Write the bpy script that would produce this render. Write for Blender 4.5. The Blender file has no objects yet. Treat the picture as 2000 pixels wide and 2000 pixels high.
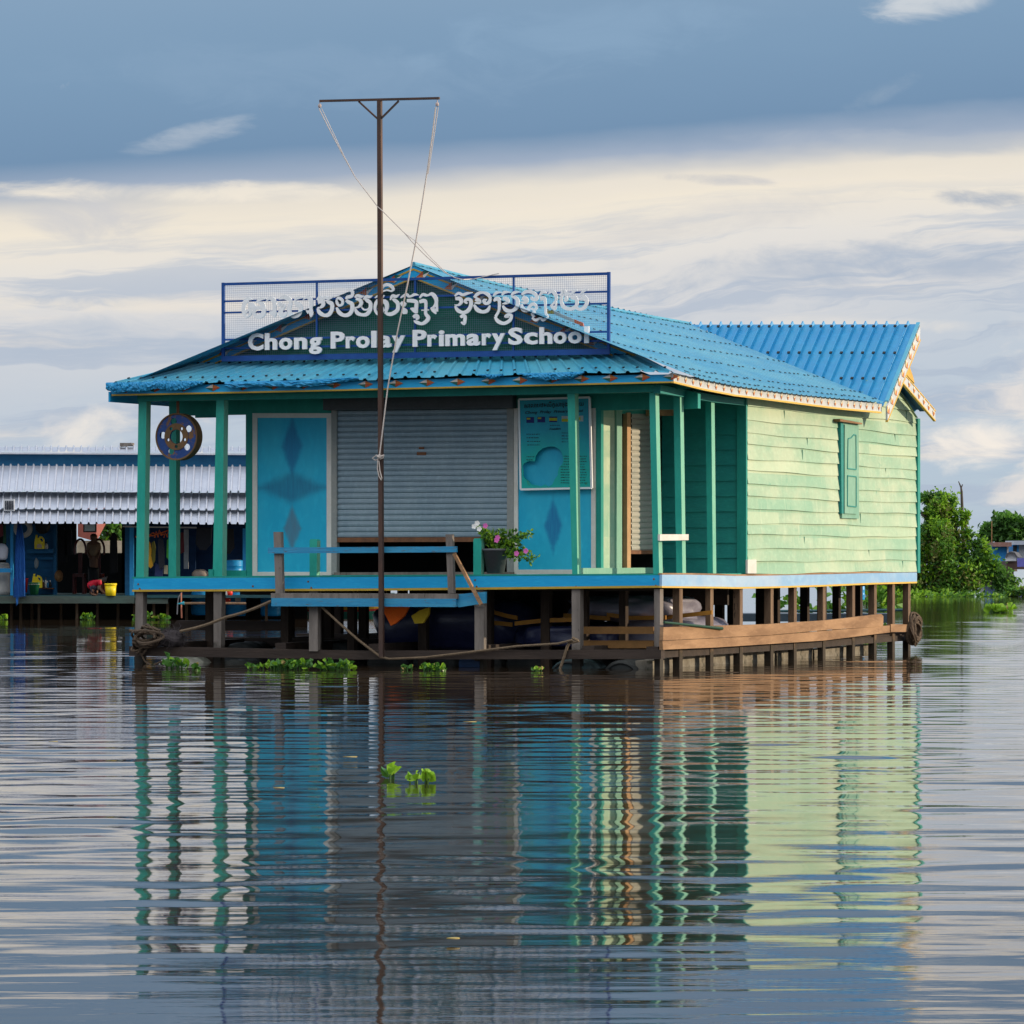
import bpy, math, random
import numpy as np
from mathutils import Matrix, Vector
random.seed(7); rng = np.random.default_rng(7)
SC = bpy.context.scene
COL = SC.collection

# ------------------------------------------------------------------ camera, sky, sun
FPX, HV, CAMH = 7700.0, 1082.0, 1.507          # focal length and horizon row of the 2000 px picture, eye height
cam_d = bpy.data.cameras.new('camera'); cam = bpy.data.objects.new('camera', cam_d); COL.objects.link(cam)
cam.location = (0, 0, CAMH); cam.rotation_euler = (math.radians(90), 0, 0)
cam_d.sensor_width = 36; cam_d.lens = 36 * FPX / 2000; cam_d.shift_y = (HV - 1000) / 2000
cam_d.clip_start = 0.5; cam_d.clip_end = 9000
SC.camera = cam
SC.render.resolution_x = SC.render.resolution_y = 1024
SC.view_settings.view_transform = 'Standard'; SC.view_settings.look = 'None'
SC.view_settings.exposure = 0.12; SC.view_settings.gamma = 1.0
SC.cycles.use_denoising = True
SC.cycles.max_bounces = 8; SC.cycles.diffuse_bounces = 4; SC.cycles.glossy_bounces = 4

SUN_EL = math.radians(13); SUN_AZ = math.radians(84)   # azimuth from +Y (view direction) towards +X
sun_d = bpy.data.lights.new('sun', 'SUN'); sun = bpy.data.objects.new('sun', sun_d); COL.objects.link(sun)
sun_d.energy = 4.0; sun_d.angle = math.radians(0.6); sun_d.color = (1.0, 0.81, 0.57)
sdir = Vector((math.sin(SUN_AZ) * math.cos(SUN_EL), math.cos(SUN_AZ) * math.cos(SUN_EL), math.sin(SUN_EL)))
sun.rotation_euler = sdir.to_track_quat('Z', 'Y').to_euler(); sun.location = (30, 20, 30)

world = bpy.data.worlds.new('World'); SC.world = world; world.use_nodes = True

class NT:
    """small helper for node graphs"""
    def __init__(s, tree): s.t = tree; s.n = tree.nodes; s.l = tree.links
    def node(s, typ, **kw):
        n = s.n.new(typ)
        for k, v in kw.items(): setattr(n, k, v)
        return n
    def put(s, sock, v):
        if isinstance(v, bpy.types.NodeSocket): s.l.new(v, sock)
        elif v is not None:
            if hasattr(sock.default_value, '__len__') and not hasattr(v, '__len__'): v = (v,) * len(sock.default_value)
            if hasattr(sock.default_value, '__len__') and len(sock.default_value) == 4 and len(v) == 3: v = (*v, 1)
            sock.default_value = v
    def math(s, op, a, b=None, c=None, clamp=False):
        n = s.node('ShaderNodeMath', operation=op, use_clamp=clamp)
        s.put(n.inputs[0], a)
        if b is not None: s.put(n.inputs[1], b)
        if c is not None: s.put(n.inputs[2], c)
        return n.outputs[0]
    def mix(s, fac, a, b, mode='MIX'):
        n = s.node('ShaderNodeMix', data_type='RGBA', blend_type=mode)
        s.put(n.inputs[0], fac); s.put(n.inputs[6], a); s.put(n.inputs[7], b)
        return n.outputs[2]
    def noise(s, vec, scale=5, detail=4, rough=.55, dist=0):
        n = s.node('ShaderNodeTexNoise'); s.put(n.inputs['Vector'], vec)
        n.inputs['Scale'].default_value = scale; n.inputs['Detail'].default_value = detail
        n.inputs['Roughness'].default_value = rough; n.inputs['Distortion'].default_value = dist
        return n.outputs[0]
    def step(s, x, lo, hi):
        n = s.node('ShaderNodeMapRange', interpolation_type='SMOOTHSTEP')
        s.put(n.inputs[0], x); s.put(n.inputs[1], lo); s.put(n.inputs[2], hi)
        return n.outputs[0]
    def ramp(s, x, stops):
        n = s.node('ShaderNodeValToRGB'); s.put(n.inputs[0], x); e = n.color_ramp.elements
        while len(e) < len(stops): e.new(0.5)
        for k, (p, c) in enumerate(stops):
            e[k].position = p; e[k].color = (*c, 1)
        return n.outputs[0]
    def xyz(s, x, y, z=0.0):
        n = s.node('ShaderNodeCombineXYZ')
        for i, v in enumerate((x, y, z)): s.put(n.inputs[i], v)
        return n.outputs[0]

def build_sky():
    g = NT(world.node_tree); g.n.clear()
    out = g.node('ShaderNodeOutputWorld'); bg = g.node('ShaderNodeBackground'); g.l.new(bg.outputs[0], out.inputs[0])
    sky = g.node('ShaderNodeTexSky', sky_type='NISHITA', sun_disc=False)
    sky.sun_elevation = SUN_EL; sky.sun_rotation = SUN_AZ; sky.air_density = 1.2; sky.dust_density = 2.0
    tc = g.node('ShaderNodeTexCoord'); sp = g.node('ShaderNodeSeparateXYZ'); g.l.new(tc.outputs['Generated'], sp.inputs[0])
    x, y, z = sp.outputs
    U = g.math('ARCTAN2', x, y); V = g.math('ABSOLUTE', z)
    Uc = g.math('MINIMUM', g.math('MAXIMUM', U, -.35), .35)
    warp = g.math('MULTIPLY', g.math('SUBTRACT', g.noise(g.xyz(g.math('MULTIPLY', U, 7), g.math('MULTIPLY', V, 22)), 1, 5, .6), .5), .02)
    w2 = g.math('MULTIPLY', warp, g.step(V, .095, .06))
    V1 = g.math('ADD', g.math('SUBTRACT', V, g.math('MULTIPLY', Uc, .062)), g.math('ADD', w2, g.math('MULTIPLY', warp, g.math('ADD', .30, g.math('MULTIPLY', g.step(U, -.06, .10), .55)))))
    t = g.math('DIVIDE', g.math('ADD', V1, .0048), .16, clamp=True)
    base = g.ramp(t, [(0.0, (.46, .55, .63)), (.16, (.44, .54, .65)), (.32, (.52, .58, .66)), (.42, (.64, .645, .67)), (.50, (.75, .72, .685)),
                      (.575, (.84, .765, .65)), (.605, (.78, .72, .63)), (.645, (.33, .40, .52)), (.69, (.155, .265, .42)), (.82, (.185, .305, .46)), (1.0, (.225, .345, .495))])
    # long streaks of thin grey-blue and of cream cloud under the deck's edge
    under = g.step(t, .64, .56)
    s1 = g.noise(g.xyz(g.math('MULTIPLY', U, 9), g.math('MULTIPLY', V1, 130), 3.1), 1, 7, .64, .15)
    m1 = g.math('MULTIPLY', g.math('MULTIPLY', g.step(s1, .46, .60), under), g.step(t, .62, .46))
    c1 = g.mix(g.math('MULTIPLY', m1, .72), base, (.40, .475, .595))
    s2 = g.noise(g.xyz(g.math('MULTIPLY', U, 8), g.math('MULTIPLY', V1, 105), 9.7), 1, 7, .62, .12)
    m2 = g.math('MULTIPLY', g.step(s2, .52, .70), under)
    c2 = g.mix(g.math('MULTIPLY', m2, .75), c1, (.80, .735, .665))
    # low heaped clouds near the horizon
    s3 = g.noise(g.xyz(g.math('MULTIPLY', U, 26), g.math('MULTIPLY', V1, 62), 1.3), 1, 7, .6, .3)
    m3 = g.math('MULTIPLY', g.step(s3, .53, .68), g.step(t, .36, .24))
    c3 = g.mix(g.math('MULTIPLY', m3, .8), c2, (.82, .755, .70))
    # wisps on the dark deck
    s4 = g.noise(g.xyz(g.math('MULTIPLY', U, 30), g.math('MULTIPLY', V1, 70), 5.5), 1, 6, .62, .8)
    m4 = g.math('MULTIPLY', g.step(s4, .68, .84), g.step(t, .66, .74))
    c4 = g.mix(g.math('MULTIPLY', m4, .6), c3, (.62, .64, .68))
    # single cloud shapes, each at its own place in the sky (bearing, height, half sizes, tilt, colour, strength)
    nb = g.math('SUBTRACT', g.noise(g.xyz(g.math('MULTIPLY', U, 34), g.math('MULTIPLY', V, 90), 2.2), 1, 7, .62, .6), .5)
    for (bu, bv, ru, rv, tilt, col, amt) in ((365, 276, 120, 22, -.22, (.62, .65, .69), .42), (1830, 14, 120, 34, -.1, (.80, .79, .77), .6), (1720, 190, 80, 22, -.4, (.36, .44, .54), .35),
        (190, 435, 150, 62, 0, (.56, .565, .60), .75), (1960, 398, 110, 20, .08, (.27, .35, .48), .85), (1420, 356, 110, 11, .05, (.46, .48, .54), .7), (1720, 515, 480, 44, -.06, (.37, .445, .565), .75),
        (1780, 285, 300, 22, .03, (.42, .47, .55), .65), (1450, 420, 270, 40, -.15, (.60, .59, .60), .5), (1890, 868, 150, 42, -.1, (.90, .83, .75), .95), (200, 835, 110, 50, -.35, (.86, .80, .73), .8),
        (230, 600, 330, 16, .02, (.80, .74, .66), .8), (250, 660, 330, 46, 0, (.40, .48, .60), .5), (1600, 640, 300, 16, 0, (.80, .75, .69), .6), (600, 150, 500, 60, 0, (.225, .345, .50), .6), (300, 380, 420, 20, .0, (.88, .80, .68), .8), (1150, 70, 350, 60, -.1, (.24, .37, .53), .6)):
        du = g.math('SUBTRACT', U, (bu - 1000) / FPX); dv = g.math('SUBTRACT', V, (HV - bv) / FPX)
        dv = g.math('ADD', dv, g.math('MULTIPLY', du, tilt))
        q = g.math('ADD', g.math('POWER', g.math('DIVIDE', du, ru / FPX), 2), g.math('POWER', g.math('DIVIDE', dv, rv / FPX), 2))
        mk = g.step(g.math('ADD', q, g.math('MULTIPLY', nb, 5.2)), 1.5, -.5)
        c4 = g.mix(g.math('MULTIPLY', mk, amt), c4, col)
    # above the picture the clouds break up: open sky and bright cloud
    hi = g.noise(tc.outputs['Generated'], 3.2, 6, .6)
    bright = g.mix(g.step(hi, .40, .62), (.62, .85, 1.25), (1.30, 1.25, 1.20))
    bright = g.mix(g.step(y, .1, -.5), bright, (1.95, 1.95, 1.95), 'MIX')  # added fill: unseen sky behind the camera raised to light the shaded front
    c4 = g.mix(g.step(V, .13, .24), c4, (.43, .50, .60))
    c5 = g.mix(g.step(V, .24, .6), c4, bright)
    cl = g.mix(1.0, c5, (10, 10, 10), 'MULTIPLY')          # the background runs at 0.1
    fin = g.mix(.94, sky.outputs[0], cl)
    g.l.new(fin, bg.inputs[0]); bg.inputs[1].default_value = 0.1
build_sky()

# ------------------------------------------------------------------ frames: pixel of the picture + a plane of the place -> a point
def v3(*a): return np.array(a, float)
YAW = math.radians(23.2)
EX = v3(math.cos(YAW), -math.sin(YAW), 0); EY = v3(math.sin(YAW), math.cos(YAW), 0); EZ = v3(0, 0, 1)
RS = np.stack([EX, EY, EZ]); CAM = v3(0, 0, CAMH)
def ray(u, v): return v3((u - 1000) / FPX, 1, -(v - HV) / FPX)
_d = ray(1293, 1308); ORG = CAM + _d * (-CAMH / _d[2]); ORG[2] = 0
SCH = Matrix(((EX[0], EY[0], 0, ORG[0]), (EX[1], EY[1], 0, ORG[1]), (0, 0, 1, 0), (0, 0, 0, 1)))   # the school's own axes
WLD = Matrix.Identity(4)
def _pl(u, v, ax, val):
    o = RS @ (CAM - ORG); d = RS @ ray(u, v); return o + d * ((val - o[ax]) / d[ax])
def F(u, v, y=0.0): return _pl(u, v, 1, y)     # on a plane parallel to the school's front
def S(u, v, x=0.0): return _pl(u, v, 0, x)     # on a plane parallel to the school's right wall
def B(u, v, Y): return CAM + ray(u, v) * Y     # at a distance from the camera (background, world axes)
def Wt(u, v, z=0.0):
    d = ray(u, v); return CAM + d * ((z - CAMH) / d[2])

# ------------------------------------------------------------------ mesh helpers
WMAT = {}
class MB:
    def __init__(s, fr=SCH): s.v = []; s.f = []; s.m = []; s.fr = fr
    def add(s, vs, fs, mi=0):
        b = len(s.v); s.v += [tuple(map(float, p)) for p in vs]; s.f += [[i + b for i in f] for f in fs]; s.m += [mi] * len(fs); return s
    def prism(s, pts, vec, mi=0):
        n = len(pts); a = [np.array(p, float) for p in pts]; vec = np.array(vec, float); b = [p + vec for p in a]
        nrm = sum((np.cross(a[i] - a[0], a[(i + 1) % n] - a[0]) for i in range(1, n)), np.zeros(3))
        fs = [list(range(n)), list(range(2 * n - 1, n - 1, -1))] + [[(i + 1) % n, i, i + n, (i + 1) % n + n] for i in range(n)]
        if np.dot(nrm, vec) > 0: fs = [f[::-1] for f in fs]
        return s.add(a + b, fs, mi)
    def box(s, x0, x1, y0, y1, z0, z1, mi=0):
        return s.prism([(x0, y0, z0), (x1, y0, z0), (x1, y0, z1), (x0, y0, z1)], (0, y1 - y0, 0), mi)
    def beam(s, p, q, w, h, up=(0, 0, 1), mi=0):
        p, q, up = (np.array(t, float) for t in (p, q, up)); d = q - p; d = d / np.linalg.norm(d)
        a = np.cross(d, up)
        if np.linalg.norm(a) < 1e-4: a = np.cross(d, (1, 0, 0))
        a = a / np.linalg.norm(a) * w / 2; b = np.cross(a, d); b = b / np.linalg.norm(b) * h / 2
        return s.prism([p - a - b, p + a - b, p + a + b, p - a + b], q - p, mi)
    def tube(s, path, r, n=7, mi=0, cap=True):
        P = [np.array(p, float) for p in path]; rr = r if hasattr(r, '__len__') else [r] * len(P)
        vs = []; prev = None
        for i, p in enumerate(P):
            d = P[min(i + 1, len(P) - 1)] - P[max(i - 1, 0)]; d = d / (np.linalg.norm(d) + 1e-9)
            a = np.cross(d, (0, 0, 1)) if prev is None else prev - d * np.dot(prev, d)
            if np.linalg.norm(a) < 1e-3: a = np.cross(d, (1, 0, 0))
            a = a / np.linalg.norm(a); prev = a; b = np.cross(d, a)
            for k in range(n):
                t = 2 * math.pi * k / n; vs.append(p + (a * math.cos(t) + b * math.sin(t)) * rr[i])
        fs = [[i * n + k, i * n + (k + 1) % n, (i + 1) * n + (k + 1) % n, (i + 1) * n + k] for i in range(len(P) - 1) for k in range(n)]
        if cap: fs += [list(range(n))[::-1], [(len(P) - 1) * n + k for k in range(n)]]
        return s.add(vs, fs, mi)
    def lathe(s, c, prof, n=20, mi=0, ax=(0, 0, 1), ref=(1, 0, 0)):
        c, ax = np.array(c, float), np.array(ax, float); ax = ax / np.linalg.norm(ax)
        a = np.array(ref, float); a = a - ax * np.dot(a, ax); a = a / np.linalg.norm(a); b = np.cross(ax, a)
        vs = [c + ax * h + (a * math.cos(2 * math.pi * k / n) + b * math.sin(2 * math.pi * k / n)) * r for r, h in prof for k in range(n)]
        fs = [[i * n + k, i * n + (k + 1) % n, (i + 1) * n + (k + 1) % n, (i + 1) * n + k] for i in range(len(prof) - 1) for k in range(n)]
        return s.add(vs, fs, mi)
    def build(s, name, mats, parent=None, smooth=False):
        if not hasattr(mats, '__len__'): mats = [mats]
        me = bpy.data.meshes.new(name)
        V = np.array(s.v); fr = np.array(s.fr)
        Wv = V @ fr[:3, :3].T + fr[:3, 3]
        if parent is None:
            lo, hi = V.min(0), V.max(0); base = ((lo + hi) / 2); base[2] = lo[2]
            M = s.fr @ Matrix.Translation(base)
        else: M = WMAT[parent.name]
        I = np.array(M.inverted()); L = Wv @ I[:3, :3].T + I[:3, 3]
        me.from_pydata(L.tolist(), [], s.f)
        for m in mats: me.materials.append(m)
        me.polygons.foreach_set('material_index', s.m)
        if smooth: me.polygons.foreach_set('use_smooth', [True] * len(me.polygons))
        me.update()
        o = bpy.data.objects.new(name, me); COL.objects.link(o); WMAT[o.name] = M.copy()
        if parent is None: o.matrix_world = M
        else: o.parent = parent
        return o
def tag(o, label=None, cat=None, group=None, kind=None):
    for k, v in (('label', label), ('category', cat), ('group', group), ('kind', kind)):
        if v: o[k] = v
    return o
def thing(name, label, cat, loc, fr=SCH, group=None):
    o = bpy.data.objects.new(name, None); COL.objects.link(o); M = fr @ Matrix.Translation(Vector(loc)); o.matrix_world = M
    o.empty_display_size = .2; WMAT[o.name] = M.copy(); return tag(o, label, cat, group)
def copy_thing(src, M, label, group=None):
    """copy of a thing with its parts and sub-parts"""
    def rec(o, par):
        c = o.copy(); COL.objects.link(c)
        if par is not None: c.parent = par
        for ch in [k for k in bpy.data.objects if k.parent == o]: rec(ch, c)
        return c
    c = rec(src, None); c.matrix_world = M; c['label'] = label
    if group: c['group'] = group
    WMAT[c.name] = M.copy(); return c
def fpr(pts, y, t):   # prism from picture points on a front-parallel plane, t metres deep (away from the viewer)
    return [F(u, v, y) for u, v in pts], (0, t, 0)
def spr(pts, x, t):   # the same on a side-parallel plane, t metres towards the inside
    return [S(u, v, x) for u, v in pts], (-t, 0, 0)
def rect(u0, v0, u1, v1): return [(u0, v1), (u1, v1), (u1, v0), (u0, v0)]
def bbox(mb, u0, v0, u1, v1, Y, t, mi=0):
    return mb.prism([B(u, v, Y) for u, v in rect(u0, v0, u1, v1)], (0, t, 0), mi)
def eval_mesh(ob):
    dg = bpy.context.evaluated_depsgraph_get(); me = bpy.data.meshes.new_from_object(ob.evaluated_get(dg))
    vs = [tuple(v.co) for v in me.vertices]; fs = [list(p.vertices) for p in me.polygons]; bpy.data.meshes.remove(me); return vs, fs
def text_shape(txt, shear=0.0, offset=0.0, extrude=.02, res=3, sp=1.0):
    c = bpy.data.curves.new('lettering', 'FONT'); c.body = txt; c.space_character = sp; c.shear = shear; c.offset = offset; c.extrude = extrude; c.resolution_u = res
    o = bpy.data.objects.new('lettering', c); COL.objects.link(o); r = eval_mesh(o); bpy.data.objects.remove(o); bpy.data.curves.remove(c); return r
def holed_shape(loops, extrude):
    """flat plate (x, y) with holes: first loop outside, the others holes"""
    c = bpy.data.curves.new('plate', 'CURVE'); c.dimensions = '2D'; c.fill_mode = 'BOTH'; c.extrude = extrude
    for lp in loops:
        sp = c.splines.new('POLY'); sp.points.add(len(lp) - 1); sp.use_cyclic_u = True
        for p, q in zip(sp.points, lp): p.co = (q[0], q[1], 0, 1)
    o = bpy.data.objects.new('plate', c); COL.objects.link(o); r = eval_mesh(o); bpy.data.objects.remove(o); bpy.data.curves.remove(c); return r
def skin_shape(joints, edges, radii, sub=2):
    me = bpy.data.meshes.new('body'); me.from_pydata([tuple(map(float, j)) for j in joints], edges, [])
    o = bpy.data.objects.new('body', me); COL.objects.link(o)
    o.modifiers.new('skin', 'SKIN'); sk = me.skin_vertices[0].data
    for i, r in enumerate(radii): sk[i].radius = (r, r) if not hasattr(r, '__len__') else r
    sk[0].use_root = True
    m = o.modifiers.new('sub', 'SUBSURF'); m.levels = m.render_levels = sub
    r = eval_mesh(o); bpy.data.objects.remove(o); bpy.data.meshes.remove(me); return r

# ------------------------------------------------------------------ materials
def mat(name, col, col2=None, amt=.6, scale=5, stretch=(1, 1, 1), rough=.6, wear=None, wear_at=.62, wear_scale=14, wear_soft=.05, bump=.15, metal=0.0, spec=.35, trans=0.0, extra=None, bscale=None, emit=None):
    m = bpy.data.materials.new(name); m.use_nodes = True; g = NT(m.node_tree); g.n.clear()
    out = g.node('ShaderNodeOutputMaterial'); p = g.node('ShaderNodeBsdfPrincipled'); g.l.new(p.outputs[0], out.inputs[0])
    tc = g.node('ShaderNodeTexCoord'); mp = g.node('ShaderNodeMapping'); g.l.new(tc.outputs['Object'], mp.inputs[0]); mp.inputs['Scale'].default_value = stretch
    vec = mp.outputs[0]
    n1 = g.noise(vec, scale, 6, .6)
    c = col if col2 is None else g.mix(g.math('MULTIPLY', g.step(n1, .36, .66), amt), col, col2)
    n2 = g.noise(vec, scale * 7, 3, .6)
    c = g.mix(g.math('MULTIPLY', g.math('SUBTRACT', n2, .5), .55), c, tuple(min(1, k * 2.2 + .03) for k in col))
    if wear is not None:
        n3 = g.noise(vec, wear_scale, 7, .68)
        c = g.mix(g.step(n3, wear_at, wear_at + wear_soft), c, wear)
    if extra: c = extra(g, tc.outputs['Object'], c)
    g.put(p.inputs['Base Color'], c); p.inputs['Roughness'].default_value = rough; p.inputs['Metallic'].default_value = metal
    p.inputs['Specular IOR Level'].default_value = spec
    if bump:
        b = g.node('ShaderNodeBump'); b.inputs['Strength'].default_value = bump; b.inputs['Distance'].default_value = .02
        g.l.new(g.noise(vec, bscale or scale * 5, 5, .6), b.inputs['Height']); g.l.new(b.outputs[0], p.inputs['Normal'])
    if trans:
        tr = g.node('ShaderNodeBsdfTranslucent'); g.put(tr.inputs[0], c); mx = g.node('ShaderNodeMixShader'); mx.inputs[0].default_value = trans
        g.l.new(p.outputs[0], mx.inputs[1]); g.l.new(tr.outputs[0], mx.inputs[2]); g.l.new(mx.outputs[0], out.inputs[0])
    if emit: g.put(p.inputs['Emission Color'], emit[0]); p.inputs['Emission Strength'].default_value = emit[1]
    return m
def wetline(g, vec, c):      # tide mark left by the water on the timber
    sp = g.node('ShaderNodeSeparateXYZ'); g.l.new(vec, sp.inputs[0])
    n = g.math('MULTIPLY', g.math('SUBTRACT', g.noise(vec, 6, 5, .65), .5), .5)
    return g.mix(g.math('MULTIPLY', g.step(g.math('ADD', sp.outputs[2], n), -.66, -.84), .85), c, (.022, .020, .014))
def weathered(g, vec, c):    # per-board paint tone, drips and grime of the mint wall
    sp = g.node('ShaderNodeSeparateXYZ'); g.l.new(vec, sp.inputs[0])
    row = g.math('FLOOR', g.math('DIVIDE', g.math('ADD', sp.outputs[2], 10.0 - .235), .178)); seg = g.math('FLOOR', g.math('ADD', g.math('DIVIDE', sp.outputs[1], 2.3), g.math('MULTIPLY', row, .37)))
    wn = g.node('ShaderNodeTexWhiteNoise', noise_dimensions='2D'); g.l.new(g.xyz(row, seg), wn.inputs['Vector'])
    c = g.mix(g.math('MULTIPLY', g.step(wn.outputs[0], .62, .95), .35), c, (.16, .39, .28)); c = g.mix(g.math('MULTIPLY', g.step(wn.outputs[0], .35, .05), .40), c, (.52, .60, .42))
    mp = g.node('ShaderNodeMapping'); g.l.new(vec, mp.inputs[0]); mp.inputs['Scale'].default_value = (1, 7, .55)
    c = g.mix(g.math('MULTIPLY', g.step(g.noise(mp.outputs[0], 1.6, 6, .7), .52, .72), .38), c, (.58, .62, .46))
    mp2 = g.node('ShaderNodeMapping'); g.l.new(vec, mp2.inputs[0]); mp2.inputs['Scale'].default_value = (1, 3, 1.5); mp2.inputs['Location'].default_value = (3, 5, 1)
    return g.mix(g.math('MULTIPLY', g.step(g.noise(mp2.outputs[0], 2.4, 8, .75), .60, .70), .55), c, (.12, .30, .22))
def roof_dirt(g, vec, c):
    mp = g.node('ShaderNodeMapping'); g.l.new(vec, mp.inputs[0]); mp.inputs['Scale'].default_value = (.5, 5, .5)
    c = g.mix(g.math('MULTIPLY', g.step(g.noise(mp.outputs[0], 1.7, 6, .7), .48, .72), .5), c, (.13, .33, .41))
    return g.mix(g.math('MULTIPLY', g.step(g.noise(vec, 2.2, 8, .75), .58, .70), .35), c, (.10, .21, .27))
GRAYWOOD = (.16, .14, .12)
M = {}
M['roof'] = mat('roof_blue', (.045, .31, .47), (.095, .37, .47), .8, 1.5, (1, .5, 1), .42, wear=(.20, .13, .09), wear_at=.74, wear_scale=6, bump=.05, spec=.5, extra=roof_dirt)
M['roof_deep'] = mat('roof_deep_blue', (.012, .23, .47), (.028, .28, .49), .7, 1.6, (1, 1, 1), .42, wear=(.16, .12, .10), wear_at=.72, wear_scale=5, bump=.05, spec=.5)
M['roof_main'] = mat('roof_blue_sunlit_copy', (.034, .245, .39), (.08, .31, .41), .8, 1.5, (1, .5, 1), .42, wear=(.20, .13, .09), wear_at=.72, wear_scale=6, bump=.05, spec=.5, extra=roof_dirt)  # darker copy of the roof blue for the sunlit slope; shaded skirt stays brighter
M['screw'] = mat('dark_screw', (.012, .012, .014), rough=.6, bump=0)
M['teal'] = mat('teal_paint', (.004, .225, .19), (.008, .30, .24), .6, 3, (1, 1, .4), .55, wear=(.05, .16, .13), wear_at=.72)
M['teal_post'] = mat('teal_post_paint', (.010, .30, .24), (.03, .38, .29), .6, 3, (1, 1, .35), .5, wear=(.16, .16, .12), wear_at=.73, wear_scale=18)
M['lit_side'] = mat('lit_side_post_paint', (.13, .40, .29), (.20, .46, .33), .7, 3, (1, 1, .35), .55, wear=(.30, .28, .20), wear_at=.72, wear_scale=16)
M['teal_dark'] = mat('dark_teal_clapboard', (.004, .20, .19), (.008, .26, .22), .5, 2.5, (1, 1, 2), .55, wear=(.10, .15, .12), wear_at=.76)
M['gable'] = mat('gable_green', (.004, .15, .09), (.006, .20, .13), .5, 3, (1, 1, 3), .6)
M['mint'] = mat('faded_mint_paint', (.27, .425, .30), (.42, .505, .36), .9, 1.5, (1, .7, 1.3), .7, wear=(.09, .31, .22), wear_at=.62, wear_scale=4, wear_soft=.12, bump=.25, extra=weathered)
M['mint_frame'] = mat('shutter_mint_paint', (.16, .35, .26), (.22, .40, .31), .6, 3, (1, 1, .5), .6, wear=(.12, .3, .22), wear_at=.68)
M['blue_board'] = mat('blue_board_paint', (.003, .30, .62), (.008, .35, .66), .7, 2, (.5, 1, 3), .5, wear=(.05, .09, .13), wear_at=.75, wear_scale=12, bump=.15)
M['pale_board'] = mat('pale_blue_board', (.20, .38, .60), (.36, .48, .62), .9, .7, (1, 1, 2), .6, wear=(.62, .60, .52), wear_at=.66, wear_scale=3.5, wear_soft=.14)
M['worn_blue'] = mat('worn_blue_plank', (.02, .22, .42), (.05, .30, .48), .7, 3, (.4, 1, 4), .65, wear=(.10, .095, .09), wear_at=.59, wear_scale=16, bump=.3)
M['yellow'] = mat('ochre_trim', (.42, .27, .03), (.50, .34, .05), .5, 4, rough=.55, wear=(.2, .15, .08), wear_at=.7)
M['gold'] = mat('gold_trim', (.62, .38, .06), (.70, .46, .10), .5, 4, rough=.55)
M['white'] = mat('white_paint', (.66, .64, .60), (.56, .53, .48), .7, 4, rough=.5, wear=(.28, .18, .12), wear_at=.72, wear_scale=9)
M['letter'] = mat('white_letter', (.84, .86, .88), (.74, .77, .80), .6, 9, rough=.5, wear=(.35, .38, .42), wear_at=.74, wear_scale=40, bump=.1)
M['letter_edge'] = mat('rusty_letter_edge', (.22, .17, .11), rough=.8)
M['red'] = mat('brick_red_paint', (.34, .06, .02), rough=.6)
M['orange'] = mat('orange_paint', (.46, .15, .03), rough=.6)
M['deepgreen'] = mat('dark_green_paint', (.01, .10, .07), rough=.6)
M['signblue'] = mat('navy_frame_paint', (.004, .055, .24), (.01, .08, .30), .6, 4, rough=.5, wear=(.16, .10, .07), wear_at=.68, wear_scale=8)
M['wire'] = mat('thin_wire', (.16, .22, .34), rough=.6, bump=0)
M['steel'] = mat('rusty_brown_steel', (.055, .036, .03), (.10, .05, .035), .8, 4, (1, 1, .5), .6, metal=.2)
M['rope'] = mat('white_twine', (.55, .48, .44), (.62, .56, .5), .6, 30, rough=.9)
M['hemp'] = mat('brown_hemp_rope', (.14, .10, .065), (.22, .16, .10), .7, 40, rough=.95, bump=.5)
M['coil'] = mat('dark_coiled_rope', (.085, .06, .042), (.15, .105, .07), .7, 40, rough=.95, bump=.5)
M['graywood'] = mat('weathered_grey_wood', (.135, .118, .105), (.22, .19, .17), .8, 4, (2, 2, .35), .85, wear=(.05, .042, .038), wear_at=.62, bump=.4, extra=wetline)
M['brownwood'] = mat('brown_stilt_wood', (.115, .070, .042), (.20, .13, .08), .9, 4, (2, 2, .35), .85, wear=(.04, .028, .02), wear_at=.6, bump=.4, extra=wetline)
M['innerwood'] = mat('shade_dark_inner_stilt', (.035, .024, .018), (.06, .04, .028), .8, 4, (2, 2, .35), .9, bump=.3)  # stilt wood with the under-deck shade put into its colour
M['darkwood'] = mat('dark_brown_shade_wood', (.028, .019, .015), (.05, .034, .026), .8, 3, (.35, 2, 2), .8, bump=.4)  # dark brown timber, darkened further for the shade under the deck
M['plank'] = mat('sunbaked_plank', (.34, .20, .105), (.20, .11, .055), .9, 1.6, (1, .5, 2.5), .85, wear=(.13, .075, .04), wear_at=.63, wear_scale=5, wear_soft=.1, bump=.4)
M['slat'] = mat('grey_shutter_steel', (.20, .275, .33), (.25, .325, .375), .7, 3, (1, 1, .6), .42, wear=(.12, .10, .10), wear_at=.76, metal=.25, spec=.5)
M['slat2'] = mat('cream_shutter_steel', (.36, .36, .32), (.42, .40, .34), .7, 3, rough=.45, wear=(.25, .14, .08), wear_at=.73, metal=.15)
M['shbox'] = mat('shutter_box_grey', (.055, .065, .075), (.07, .08, .09), .6, 4, rough=.5)
M['jamb'] = mat('grey_jamb', (.24, .255, .25), (.30, .30, .28), .7, 4, rough=.6, wear=(.16, .09, .05), wear_at=.70)
M['rust'] = mat('rust', (.20, .085, .04), (.11, .05, .03), .8, 8, rough=.85)
M['rustframe'] = mat('rusty_pale_frame', (.46, .28, .14), (.38, .22, .11), .7, 6, rough=.8)
M['dark'] = mat('dark_interior', (.02, .02, .02), rough=.9, bump=0)
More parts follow.
